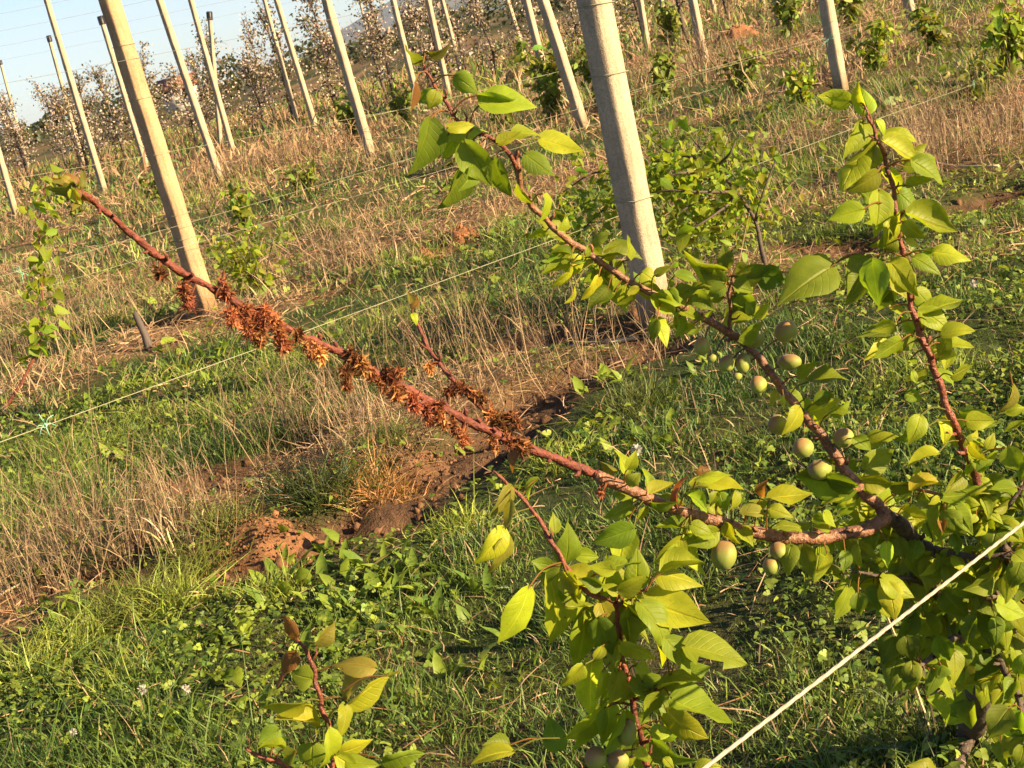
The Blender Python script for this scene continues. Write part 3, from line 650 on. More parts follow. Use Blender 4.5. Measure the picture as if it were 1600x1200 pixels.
for (px, py, n, hh, lab) in [(120, 1010, 520, .13, 'long-bladed bright tussock near the lower left corner'), (262, 948, 460, .13, 'bright tussock between the furrow end and the left white flower heads'), (50, 1060, 420, .14, 'leaning tussock at the left frame edge low down'), (180, 1080, 380, .11, 'low bright tussock left of the white flower heads'), (420, 930, 300, .10, 'small tussock in front of the brown earth heap'), (720, 830, 380, .10, 'bright tussock at the near lip of the dark furrow'), (880, 720, 380, .10, 'tussock below the withered part of the long branch')]:
    tussock(px, py, n, hh, (.22, .265, .05), lab, .55, w=.0036, sp=.055)
tussock(285, 852, 26, .15, (.50, .40, .24), 'cluster of pale cut straw stubs in the dry strip at left', .07, 'straw', .0065, .05, 'straw_stubs')
tussock(428, 772, 18, .13, (.50, .42, .24), 'few pale cut straw stubs above the brown earth heap', .07, 'straw', .0065, .035, 'straw_stubs')
tussock(90, 900, 60, .16, (.40, .29, .17), 'leaning dry straw stubs near the left edge', .35, 'straw', .005, .12, 'straw_stubs')
# stump, sticks, hose
def stump():
    g = Gp(232, 546); r = thing('dead_stump', 'grey weathered stump left of the thick tan post', 'stump', tuple(g)); mb = MB()
    tube(mb, spline([(0, 0, -.05), (.005, 0, .08), (-.006, 0, .17), (-.012, .005, .235)]), np.linspace(.026, .019, 19), 9, knob=.05); obj('trunk', mb.mesh('trunk', M['wood'], smooth=True), r)
stump()
def stick(pts, r, label, mat='straw', name='dry_stick', cat='stick'):
    p = [Gp(x, y)+np.array([0, 0, z]) for x, y, z in pts]; mb = MB(); tube(mb, spline(p), r, 6); obj(name, mb.mesh(name, M[mat], p[0]), None, tuple(p[0]), label=label, category=cat)
stick([(1438, 262, .08), (1470, 262, .02), (1510, 266, .02), (1562, 268, .03)], .008, 'pale curved stick lying by the tall dry tuft at the right')
stick([(-40, 968, .03), (30, 928, .03), (72, 905, .02)], .004, 'thin straight stick on the ground at the left edge')
stick([(850, 552, .012), (890, 548, .015), (950, 540, .012), (1010, 528, .01)], .012, 'black drip hose lying in the furrow by the nearest post', 'cap', 'drip_hose', 'hose')

# ------------------------------------------------------------------ saplings and shrubs in the rows
LEAF_GREEN = np.array((.20, .265, .026))
def leafset(n_var=6):
    out = []
    for k in range(n_var):
        mb = MB(); V, T, Qd, uv = small_leaves(np.zeros((1, 3)), np.array([[1., 0, 0]]), np.array([[0, 0, 1.]]), np.array([1.]), np.array([rng.uniform(.5, .66)]), rng.uniform(.1, .5), rng.uniform(.15, .5))
        mb.add(V, T, Qd, LEAF_GREEN*np.exp(.22*rng.standard_normal())*np.array([1+.35*rng.uniform(-.5, 1), 1, 1]), uv); out.append(mb.mesh('leaf', M['leaf'], smooth=True))
    return out
LEAVES = leafset(8)
def place_leaf(root, p, d, nrm, L):
    d = unit(d); s = unit(np.cross(nrm, d)); nn = np.cross(d, s)
    o = obj('leaf', random.choice(LEAVES), root); o.matrix_local = Matrix(((d[0]*L, s[0]*L, nn[0]*L, p[0]), (d[1]*L, s[1]*L, nn[1]*L, p[1]), (d[2]*L, s[2]*L, nn[2]*L, p[2]), (0, 0, 0, 1)))
def stems_leafed(name, label, cat, base, stems, nleaf, L, group=None, singles=True, spread=.03, mat='bark', rad=.012, mixc=None):
    """stems: list of world polylines; leaves hang along them"""
    g = np.asarray(base, float); r = thing(name, label, cat, tuple(g), group); S = []
    for k, st in enumerate(stems):
        mb = MB(); p = spline(st, 5)-g; tube(mb, p, np.linspace(rad if k == 0 else rad*.55, rad*.2, len(p)), 6, knob=.05); obj('trunk' if k == 0 else 'branch', mb.mesh('trunk' if k == 0 else 'branch', M['trunk' if k == 0 and mat == 'trunk' else mat]), r); S.append(p if k else p[int(len(p)*.3):])
    pts = np.concatenate(S); n = nleaf; i = rng.integers(0, len(pts), n); p = pts[i]+rng.standard_normal((n, 3))*spread
    d = unit(rng.standard_normal((n, 3))*np.array([1, 1, .6])+np.array([0, 0, -.55])); nrm = unit(rng.standard_normal((n, 3))*.8+np.array([.2, -.3, .8])); ll = L*np.exp(.25*rng.standard_normal(n))
    if singles:
        for k in range(n): place_leaf(r, p[k], d[k], nrm[k], ll[k])
    else:
        mb = MB(); V, T, Qd, uv = small_leaves(p, d, nrm, ll, ll*.55, .3, .3); mb.add(V, T, Qd, np.repeat(rand_tint(n, mixc if mixc is not None else LEAF_GREEN, .25, .12), 8, 0), uv); obj('foliage', mb.mesh('foliage', M['foliage']), r, kind='stuff')
    return r
# leafy young tree at the left edge
dpt = depth(Gp(5, 640))
stems_leafed('apricot_sapling', 'slim leafy sapling at the left edge under the curled branch tip', 'sapling', Gp(5, 640), [[P(x, y, dpt) for x, y in ((5, 642), (35, 595), (60, 540), (68, 480), (62, 415), (62, 350), (72, 285))]], 140, .066, spread=.055, rad=.011, mat='shoot')
# leafy young tree behind the nearest post
dpt = depth(Gp(1200, 425))
def pp(*a): return [P(x, y, dpt+z) for x, y, z in a]
stems_leafed('apricot_sapling', 'leafy young apricot tree behind the nearest post, its shoot reaching right', 'young tree', Gp(1200, 425),
    [pp((1200, 428, 0), (1190, 390, 0), (1180, 345, .02), (1150, 300, .03), (1110, 250, .05), (1080, 215, .05)), pp((1180, 345, 0), (1200, 280, -.05), (1235, 200, -.05)), pp((1150, 300, 0), (1090, 300, -.15), (1030, 300, -.1), (1000, 330, -.05)),
     pp((1110, 250, .05), (1050, 240, .1), (1020, 220, .12)), pp((1150, 310, 0), (1110, 340, -.2), (1060, 370, -.2)), pp((1090, 300, .1), (1000, 270, .25), (930, 270, .3), (880, 300, .3)), pp((1000, 280, .25), (940, 330, .3), (900, 370, .3)), pp((1150, 300, 0), (1130, 330, .1), (1100, 390, .1)), pp((1110, 280, .05), (1070, 270, -.1), (1030, 280, -.1)), pp((1120, 300, .05), (1080, 320, -.1), (1040, 350, -.1)), pp((1120, 260, .05), (1140, 240, -.1), (1150, 220, -.1))], 300, .052, spread=.08, rad=.014, mat='trunk')
def more_foliage(root, spots, n, L, spread):
    c = np.array([P(x, y, dpt+z) for x, y, z in spots])-np.array(root.location); p = c[rng.integers(0, len(c), n)]+rng.standard_normal((n, 3))*spread
    mb = MB(); V, T, Qd, uv = small_leaves(p, rng.standard_normal((n, 3))*np.array([1, 1, .6])+np.array([0, 0, -.5]), rng.standard_normal((n, 3))+np.array([.2, -.3, .8]), L*np.exp(.25*rng.standard_normal(n)), np.full(n, L*.55), .3, .3)
    mb.add(V, T, Qd, np.repeat(rand_tint(n, LEAF_GREEN, .25, .1), 8, 0), uv); obj('foliage', mb.mesh('foliage', M['leaf']), root, kind='stuff')
more_foliage(bpy.data.objects['apricot_sapling.001'], [(1080, 260, 0), (1110, 300, .05), (1140, 260, .1), (1060, 320, .1), (1100, 350, 0), (1030, 270, .1), (1150, 320, .1), (930, 300, .3), (890, 350, .3), (1000, 300, .2)], 900, .045, .085)
def shrub(px, py, w, h, nleaf, L, label, singles=False, nst=7, name='apricot_sapling', group='young trees along the rows', col=None):
    g = Gp(px, py); st = []
    for k in range(nst):
        a = rng.uniform(0, 6.28); e = rng.uniform(.3, 1)*w/2; st.append([g+[0, 0, .02], g+[math.cos(a)*e*.5, math.sin(a)*e*.5, h*.5], g+[math.cos(a)*e, math.sin(a)*e, h*rng.uniform(.6, 1)]])
    stems_leafed(name, label, 'sapling', g, st, nleaf, L, group, singles, spread=.05*max(1, h), mat='trunk', rad=.012, mixc=col)
shrub(412, 460, .5, .44, 300, .048, 'round bushy young tree right of the thick tan post', True, 10)
shrub(1258, 170, .16, .42, 170, .07, 'small bright sapling left of the twine-tied post')
shrub(1580, 120, .35, .62, 260, .08, 'leafy sapling at the top right edge')
shrub(1370, 105, .6, .42, 260, .07, 'low wide shrub right of the twine-tied post')
shrub(640, 200, .5, .8, 260, .10, 'sparse sapling behind the topmost blurred leaves', col=(.15, .19, .03))
shrub(870, 190, .8, 1.0, 420, .10, 'leafy shrub beneath the two close-set posts', col=(.15, .19, .03))
shrub(950, 170, .7, .9, 380, .10, 'leafy shrub hugging the nearest post at its right', col=(.15, .19, .03))
shrub(1055, 80, .6, 1.0, 300, .11, 'pale green sapling between far posts at the top', col=(.15, .19, .03))
shrub(385, 362, .3, .42, 150, .08, 'small sapling above the round bushy one')
shrub(255, 330, .35, .6, 150, .08, 'thin sapling left of the thick tan post base', col=(.15, .19, .03))
shrub(125, 335, .4, .55, 160, .08, 'low leafy sapling under the curled branch tip', col=(.15, .19, .03))
shrub(1240, 60, .5, .8, 240, .11, 'pale sapling left of the far twine-tied post top', col=(.15, .19, .03))
shrub(790, 200, .5, .6, 240, .10, 'leafy sapling left of the two close-set posts', col=(.15, .19, .03))
shrub(555, 215, .6, .8, 240, .11, 'sapling beside the tall pale post base', col=(.15, .19, .03))

for (px, py, w, h, n, L, lab) in [(1160, 150, .5, .5, 220, .07, 'small yellow-green shrub left of the far post in orange grass'), (1040, 150, .5, .55, 240, .08, 'yellow-green shrub right of the nearest post in the middle distance'), (1475, 75, .6, .5, 240, .08, 'loose shrub right of the top right post'), (1525, 175, .4, .4, 200, .06, 'low sapling in weeds below the leafy sapling at the right edge'),
        (1330, 40, .6, .6, 240, .09, 'pale shrub behind the twine-tied post'), (720, 262, .5, .4, 200, .06, 'low green shrub behind the upper leaf cluster'), (480, 300, .5, .35, 180, .07, 'low shrub in dry grass right of the thick tan post'), (985, 40, .7, .9, 260, .11, 'hazy sapling right of the nearest post near the top')]:
    shrub(px, py, w, h, n, L, lab, col=(.16, .20, .03))
# ------------------------------------------------------------------ blossoming apple trees
def apple_variant(k):
    r = np.random.default_rng(100+k); Ht = r.uniform(2.0, 3.0); mb = MB(); tips = []
    lead = spline([(0, 0, -.05), (r.normal(0, .04), r.normal(0, .04), Ht*.35), (r.normal(0, .07), r.normal(0, .07), Ht*.7), (r.normal(0, .12), r.normal(0, .12), Ht)], 6)
    tube(mb, lead, np.linspace(.045, .008, len(lead)), 6, (1, 1, 1)); cov = []
    for b in range(24):
        t = r.uniform(.14, .8) if b < 21 else r.uniform(.8, .97); s = lead[int(t*(len(lead)-1))]; a = r.uniform(0, 6.28); e = (.95-t)*r.uniform(.55, 1.0)*.95+.10
        p = spline([s, s+[math.cos(a)*e*.5, math.sin(a)*e*.5, r.uniform(-.02, .2)], s+[math.cos(a)*e, math.sin(a)*e, r.uniform(0, .4)]], 4)
        tube(mb, p, np.linspace(.014, .004, len(p)), 4); cov.append(p)
        for _ in range(3):
            q = p[r.integers(2, len(p))]; w = q+r.normal(0, .16, 3)+[0, 0, .08]; tube(mb, [q, (q+w)/2+r.normal(0, .02, 3), w], .004, 3, cap=False); cov.append(np.array([q, (q+w)/2, w]))
    trunk = mb.mesh('trunk', M['trunk']); pts = np.concatenate(cov)
    def fol(n, base, sd, L, mat, name, spread):
        i = r.integers(0, len(pts), n); p = pts[i]+r.normal(0, spread, (n, 3)); m = MB()
        V, T, Qd, uv = small_leaves(p, r.normal(0, 1, (n, 3)), r.normal(0, 1, (n, 3)), L*np.exp(.25*r.standard_normal(n)), L*.8*np.ones(n)); m.add(V, T, Qd, np.repeat(rand_tint(n, base, sd, .08), 8, 0), uv); return m.mesh(name, mat)
    dens = r.uniform(.75, 1.25)
    return trunk, fol(int(420*dens), (.13, .115, .045), .4, .065, M['foliage'], 'crown', .08), fol(int(520/dens), (.50, .41, .34), .25, .058, M['blossom'], 'blossom', .075), Ht
VARS = [apple_variant(k) for k in range(5)]
POSTS = [(73, 'the left slim post'), (171, 'the thick tan post'), (250, 'the post right of the thick one'), (298, 'the thin post by the house'), (432, 'the pale post before the blossom'), (510, 'the tall pale post'), (614, 'the post behind the brown leaves'), (669, 'the post before the mountain'), (793, 'the far top-centre post'), (848, 'the two close-set posts'), (928, 'the nearest post')]
seen = {}
def apple(a, n, k):
    xy = an(a, n); xy += rng.normal(0, .12, 2); p = (xy[0], xy[1], gz(xy)); px, py = proj((p[0], p[1], 1.5))
    if px < -140 or px > 1120: return
    near = min(POSTS, key=lambda q: abs(q[0]+.3*py-px)); side = 'left of' if px < near[0]+.3*py else 'right of'
    rowt = ['front line', 'second line', 'third line', 'fourth line', 'back line'][k]
    v = rng.integers(0, 5); sc = rng.uniform(.85, 1.15)
    kind = {0: 'twiggy', 1: 'full', 2: 'slender', 3: 'spreading', 4: 'rich'}[int(v)]
    lab = f'{kind} apple tree, {rowt}, {side} {near[1]}'; seen[lab] = seen.get(lab, 0)+1
    if seen[lab] > 1: lab += ['', ', behind its twin', ', farthest of three', ', last of four', ', last of five'][min(seen[lab]-1, 4)]
    tr, cr, bl, _ = VARS[v]
    r = thing('apple_tree', lab, 'apple tree', p, 'blossoming apple trees beyond the young rows'); r.rotation_euler = (rng.normal(0, .03), rng.normal(0, .03), rng.uniform(0, 6.28)); r.scale = (sc, sc, sc*rng.uniform(.92, 1.08))
    obj('trunk', tr, r); obj('crown', cr, r, kind='stuff'); obj('blossom', bl, r, kind='stuff')
for row in range(5, 16):
    for k in range(4): apple(22.3+k*1.45+.35*((row*7) % 3), ROW0+ROWS*row, k)

# ------------------------------------------------------------------ the apricot tree in the foreground
BR = []      # (name, material, [(px, py, depth, radius_px)], label)
def br(name, mat, pts, label=None): BR.append((name, mat, pts, label))
br('trunk', 'trunk', [(1516, 1160, 2.80, 24), (1526, 1100, 2.62, 22), (1538, 1045, 2.42, 21), (1530, 1005, 2.28, 19), (1505, 965, 2.16, 17), (1462, 915, 2.06, 14), (1440, 870, 1.99, 13), (1416, 828, 1.94, 12), (1385, 806, 1.90, 12)])
br('branch', 'deadbark', [(930, 742, 1.79, 8.8), (880, 721, 1.77, 9.5), (835, 704, 1.75, 9.5), (780, 681, 1.73, 9.3), (735, 660, 1.71, 9), (690, 637, 1.69, 9), (640, 610, 1.66, 8.5), (590, 585, 1.64, 8.2), (545, 556, 1.62, 8), (490, 533, 1.59, 8), (450, 514, 1.57, 8), (410, 492, 1.55, 8), (370, 474, 1.53, 8), (330, 450, 1.51, 7.5), (280, 424, 1.48, 7.5), (230, 387, 1.45, 7), (190, 353, 1.42, 6.5), (150, 318, 1.38, 6), (118, 293, 1.35, 5)], 'dead reddish branch hung with withered blossoms')
br('branch', 'bark', [(1385, 806, 1.90, 11.5), (1362, 824, 1.89, 11), (1300, 838, 1.88, 10.5), (1240, 841, 1.86, 10.5), (1180, 832, 1.85, 10), (1110, 812, 1.83, 10), (1040, 791, 1.82, 9.8), (985, 766, 1.80, 9.6), (930, 742, 1.79, 9.5)], 'curved brown bark section below the fork')
br('branch', 'bark', [(1385, 806, 1.90, 10.5), (1372, 790, 1.90, 10), (1340, 760, 1.89, 9.5), (1310, 720, 1.89, 8.5), (1285, 682, 1.88, 7.5), (1262, 657, 1.88, 7), (1245, 635, 1.87, 7), (1222, 608, 1.87, 6.5), (1198, 574, 1.86, 6.5), (1172, 545, 1.86, 6.5), (1148, 525, 1.85, 7), (1105, 500, 1.84, 6.5), (1055, 474, 1.82, 6), (1010, 455, 1.81, 5.5), (960, 425, 1.80, 5.5), (920, 396, 1.79, 5.5), (880, 370, 1.78, 5.2), (855, 345, 1.77, 5), (828, 318, 1.75, 5), (812, 288, 1.73, 5), (808, 235, 1.71, 4.2)], 'fruiting branch with many leaves')
br('branch', 'shoot', [(812, 280, 1.73, 4), (790, 232, 1.70, 3.6), (750, 208, 1.68, 3.4), (717, 190, 1.66, 3.2), (690, 150, 1.65, 3), (668, 116, 1.64, 2.4), (660, 100, 1.63, 1.6)])
br('branch', 'trunk', [(1535, 1040, 2.40, 15), (1572, 985, 2.15, 13), (1602, 930, 1.98, 12), (1590, 893, 1.93, 10), (1568, 855, 1.90, 9), (1548, 815, 1.88, 8.5)])
br('branch', 'shoot', [(1548, 815, 1.88, 8.5), (1532, 765, 1.86, 7.5), (1510, 705, 1.84, 6.5), (1485, 650, 1.82, 6), (1465, 592, 1.81, 5.5), (1450, 552, 1.80, 5.5), (1430, 500, 1.79, 5), (1420, 460, 1.78, 4.8), (1410, 400, 1.77, 4.6), (1405, 360, 1.76, 4.2), (1398, 310, 1.76, 3.8), (1385, 255, 1.75, 3.4), (1370, 215, 1.75, 3), (1358, 185, 1.75, 2.6), (1350, 163, 1.75, 1.6)], 'upright reddish leafy shoot at the right')
br('branch', 'shoot', [(1220, 1400, 1.7, 9), (1060, 1300, 1.58, 8), (1012, 1200, 1.55, 5.5), (1000, 1150, 1.54, 5), (985, 1080, 1.53, 5), (968, 1000, 1.52, 4.6), (962, 950, 1.52, 4.4), (915, 922, 1.52, 4.4), (880, 878, 1.52, 4.2), (857, 838, 1.52, 4), (830, 795, 1.52, 3.6), (800, 763, 1.52, 3), (772, 737, 1.52, 2)], 'red shoot in the lower middle with large leaves')
br('branch', 'trunk', [(1520, 1145, 2.75, 9), (1480, 1230, 2.6, 9), (1380, 1340, 2.2, 9), (1220, 1400, 1.7, 9)])
br('branch', 'shoot', [(1220, 1400, 1.7, 9), (900, 1420, 1.6, 9), (640, 1370, 1.54, 7), (530, 1270, 1.5, 5.5), (520, 1190, 1.5, 4.6), (514, 1140, 1.5, 4.2), (503, 1105, 1.5, 4), (494, 1065, 1.5, 3.8), (485, 1030, 1.5, 3.4), (468, 1003, 1.5, 2.8), (452, 985, 1.5, 1.6)], 'small red shoot at the bottom left')
br('branch', 'shoot', [(530, 1270, 1.5, 5), (455, 1202, 1.49, 4), (410, 1183, 1.48, 3.4), (383, 1170, 1.47, 2)])
br('branch', 'deadbark', [(800, 688, 1.74, 5.5), (750, 636, 1.75, 5), (715, 601, 1.76, 4.6), (680, 560, 1.77, 4), (652, 508, 1.78, 3.4), (640, 468, 1.79, 2)], 'thin dead side shoot with a dried tip')
br('branch', 'bark', [(1142, 522, 1.85, 3.2), (1140, 480, 1.83, 3), (1143, 432, 1.82, 2.6)])
br('branch', 'bark', [(1548, 800, 1.87, 4.5), (1510, 785, 1.86, 3.6), (1470, 774, 1.85, 3), (1420, 760, 1.85, 2)])
br('branch', 'trunk', [(1440, 850, 1.97, 8), (1480, 862, 1.93, 5), (1535, 870, 1.90, 4.5), (1610, 862, 1.88, 4)])
br('branch', 'trunk', [(1555, 812, 1.87, 4.2), (1578, 785, 1.86, 3.6), (1625, 735, 1.85, 3)])
br('branch', 'trunk', [(1515, 975, 2.15, 8), (1485, 1000, 2.05, 5), (1450, 1030, 2.0, 4), (1420, 1060, 1.97, 2.5)])
br('branch', 'trunk', [(1535, 1010, 2.25, 9), (1562, 1035, 2.1, 6), (1590, 1090, 2.0, 5), (1610, 1160, 1.95, 4)])
br('branch', 'trunk', [(1462, 915, 2.05, 6), (1425, 905, 1.97, 4), (1370, 900, 1.92, 3), (1330, 890, 1.9, 2)])
br('branch', 'trunk', [(1602, 930, 1.98, 8), (1570, 930, 1.93, 5), (1540, 935, 1.9, 3.5)])
br('branch', 'shoot', [(985, 1080, 1.53, 3.5), (1030, 1075, 1.5, 2.8), (1045, 1060, 1.49, 2)])
br('branch', 'shoot', [(962, 950, 1.52, 3.5), (985, 935, 1.51, 2.8), (1010, 918, 1.5, 2)])
tree_base = Gp(1516, 1160); tree_base[2] = gz(tree_base)
TREE = thing('apricot_tree', 'foreground apricot tree with green fruits and one dead blossom-withered branch', 'fruit tree', tuple(tree_base))
BP, BX = [], []
for name, mat, pts, lab in BR:
    p3 = np.array([P(x, y, d) for x, y, d, r in pts]); rr = np.array([r*d/F*(.78 if mat == 'deadbark' and x < 900 else .9 if mat == 'deadbark' else 1) for x, y, d, r in pts]); k = 7
    p = spline(p3, k); rad = np.interp(np.arange(len(p))/k, np.arange(len(rr)), rr)
    if name == 'trunk': p = np.vstack([[tree_base[0], tree_base[1], tree_base[2]-.05], p]); rad = np.concatenate([[rad[0]*1.2], rad])
    w = .0011*np.array([[math.sin(i*.83+j*2+len(p)) for j in range(3)] for i in range(len(p))]); p = p+w
    mb = MB(); tube(mb, p, rad, 10, knob=.11 if mat == 'deadbark' else .035 if mat == 'bark' else .07)
    L = np.concatenate([[0], np.cumsum(np.linalg.norm(np.diff(p, axis=0), axis=1))]); s = rng.uniform(.01, .03)
    while s < L[-1]:                                       # buds and short spurs along the bark
        i = min(int(np.searchsorted(L, s)), len(p)-2); t = unit(p[i+1]-p[i]); d = unit(np.cross(t, rng.standard_normal(3))); b = p[i]+d*rad[i]*.7; r0 = min(.0038, rad[i]*.65); ln = rng.uniform(.004, .016)
        tube(mb, [b, b+(d*.8+t*.4)*ln*.6, b+(d*.7+t*.7)*ln], [r0, r0*.8, r0*.25], 5); s += rng.uniform(.014, .04)
    o = obj(name, mb.mesh(name, M[mat], p[0], smooth=True), TREE, tuple(p[0]-tree_base))
    if lab: o['label'] = lab
    for i in range(0, len(p), 2): BP.append(p[i]); BX.append(proj(p[i]))
BP, BX = np.array(BP), np.array(BX)
VIEW = R_ @ np.array([0, 0, 1.0])

TS = np.array([0, .07, .2, .38, .58, .79, 1.0]); WS = np.array([.10, .66, .98, 1.0, .78, .38, .0]); US = np.array([-1, -.5, 0, .5, 1.0])
TINTS = {'g': (.225, .28, .018), 'd': (.16, .22, .018), 'y': (.32, .36, .022), 'o': (.20, .19, .03), 'b': (.24, .11, .03), 'r': (.26, .085, .03)}  # darker 'd' and yellower 'y' also put shade and sun into leaf colour
leaf_count = [0]; extra = MB()
def leaf_geo(b, tip, width, roll, col, att=None, chew=False, fold=None):
    """blade from b to tip with a petiole to att; returns a mesh builder in world coordinates"""
    D = tip-b; L = np.linalg.norm(D); D = D/L; V0 = unit(C_-b); n0 = unit(V0-D*(V0@D)); s0 = np.cross(D, n0)
    nrm = n0*math.cos(roll)+s0*math.sin(roll); s = np.cross(D, nrm)
    fo = rng.uniform(.25, 1.0) if fold is None else fold; arc = rng.uniform(.02, .16)*L*rng.choice([1, 1, -.4]); tw = rng.normal(0, .5); wav = rng.uniform(.01, .07)*L; ph = rng.uniform(0, 6)
    rec = rng.uniform(.1, 1.3)
    V, uv = [], []; W = width/2/max(.6, math.cos(.8*fo))
    for ti, wi in zip(TS, WS):
        c = b+D*L*ti+nrm*arc*4*ti*(1-ti); a = tw*(ti-.4); ss = s*math.cos(a)+nrm*math.sin(a); nn = nrm*math.cos(a)-s*math.sin(a)
        for u in US:
            back = (.07*L*u*u if ti < .3 else 0)*(1-ti/.3 if ti < .3 else 0)
            q = c+ss*u*W*wi*math.cos(fo*abs(u))+nn*(abs(u)*W*wi*math.sin(fo)-rec*W*wi*max(0, abs(u)-.5)*.9)+nn*wav*math.sin(ph+ti*9+u*2)*abs(u)-D*back
            V.append(q); uv.append((.5+u/2, ti))
    Qd = [(i*5+j, i*5+j+1, i*5+6+j, i*5+5+j) for i in range(5) for j in range(4)]; T = [(25+j, 25+j+1, 32) for j in range(4)]
    if chew: Qd = [q for k, q in enumerate(Qd) if k not in (11, 15)]
    mb = MB(); col = np.asarray(col, float); c2 = np.tile(col, (35, 1)); edge = np.abs(np.tile(US, 7)) > .9; c2[edge] *= 1.06; mb.add(V, T, Qd, c2, np.array(uv))
    if att is not None:
        dist = np.linalg.norm(att-b)
        if dist > .075: att = b-D*.03+unit(att-b)*.02
        mid = (att+b)/2+np.array([0, 0, .12*np.linalg.norm(att-b)]); pt = spline([att, mid, b], 3); tube(mb, pt, .0009, 4, (.30, .16, .05) if rng.uniform() < .6 else (.22, .22, .05), cap=False)
    return mb
def leaf_px(bx, by, tx, ty, wv, f='', singles=True, att=None, dz=None):
    i = int(np.argmin((BX[:, 0]-bx)**2+(BX[:, 1]-by)**2)); d0 = depth(BP[i])+rng.uniform(-.045, .02) if dz is None else dz
    if 'q' in f and 1150 < (bx+tx)/2 < 1450 and 740 < (by+ty)/2 < 870: d0 += .09
    if 'q' in f and shades_fruit(P((bx+tx)/2, (by+ty)/2, d0)): return
    if not (bx < 930 and by < 335): tx, ty, wv = bx+(tx-bx)*1.07, by+(ty-by)*1.07, wv*1.2
    Lpx = math.hypot(tx-bx, ty-by); tilt = rng.uniform(-.4, .4)*Lpx*d0/F
    b, tip = P(bx, by, d0), P(tx, ty, d0+tilt); L = np.linalg.norm(tip-b); wm = wv*d0/F
    real = max(.70*L, wm*1.02) if Lpx > wv else wm*1.1
    roll = math.acos(min(1, wm/real)); D = unit(tip-b); V0 = unit(C_-b); n0 = unit(V0-D*(V0@D)); s0 = np.cross(D, n0); S = np.array(SUN)
    l = [abs((n0*math.cos(r)+s0*math.sin(r))@S) for r in (roll, -roll)]; lit = 0 if l[0] > l[1] else 1
    pick = lit if 'l' in f else 1-lit if 'k' in f else int(rng.integers(0, 2)); roll = (roll, -roll)[pick]
    if 'k' in f: roll *= .6
    base = TINTS['g']
    for c in f:
        if c in TINTS: base = TINTS[c]
    if f in ('', 'l') and rng.uniform() < .5: base = TINTS['y']
    col = np.array(base)*np.exp(.13*rng.standard_normal())*(1+.06*rng.standard_normal(3))
    mb = leaf_geo(b, tip, real, roll, col, BP[i] if att is None else att, 'c' in f)
    if singles and leaf_count[0] < 300:
        leaf_count[0] += 1; me = mb.mesh('leaf', M['leaf'], b, smooth=True); o = obj('leaf', me, TREE, tuple(b-tree_base))
        if 'b' in f or 'r' in f: o['label'] = 'reddish brown young leaf'
    else: extra.add(np.concatenate(mb.V), np.concatenate(mb.T), np.concatenate(mb.Q), np.concatenate(mb.C), np.concatenate(mb.U))
def LV(ox, oy, rows, s=4.0):
    for r in rows: leaf_px(ox+r[0]/s, oy+r[1]/s, ox+r[2]/s, oy+r[3]/s, r[4]/s, r[5] if len(r) > 5 else '')
# leaves measured in the photograph: blade base, tip, visible width, flags for own colour and painted sun or shade
LV(0, 0, [(672, 186, 636, 275, 52, 'd'), (688, 142, 648, 160, 36, 'dk'), (682, 142, 668, 172, 30, 'd'), (648, 130, 641, 175, 14, 'b'), (661, 95, 632, 68, 12, 'o'), (669, 82, 705, 65, 15, 'o'), (712, 118, 748, 146, 34, 'dk'), (752, 162, 840, 168, 44, 'l'), (750, 148, 830, 150, 30, 'd'),
    (695, 218, 765, 207, 30, 'l'), (727, 222, 768, 292, 56, 'dk'), (772, 248, 800, 308, 34, 'd'), (725, 266, 682, 328, 42, 'd'), (778, 224, 814, 206, 24, 'l'), (845, 216, 913, 236, 36, ''), (822, 242, 868, 276, 36, 'dl'), (712, 215, 690, 250, 26, 'l'), (800, 210, 845, 212, 20, 'l'), (740, 262, 715, 300, 24, 'd'), (806, 292, 832, 318, 16, 'y'), (700, 200, 742, 196, 22, 'l')], 1)
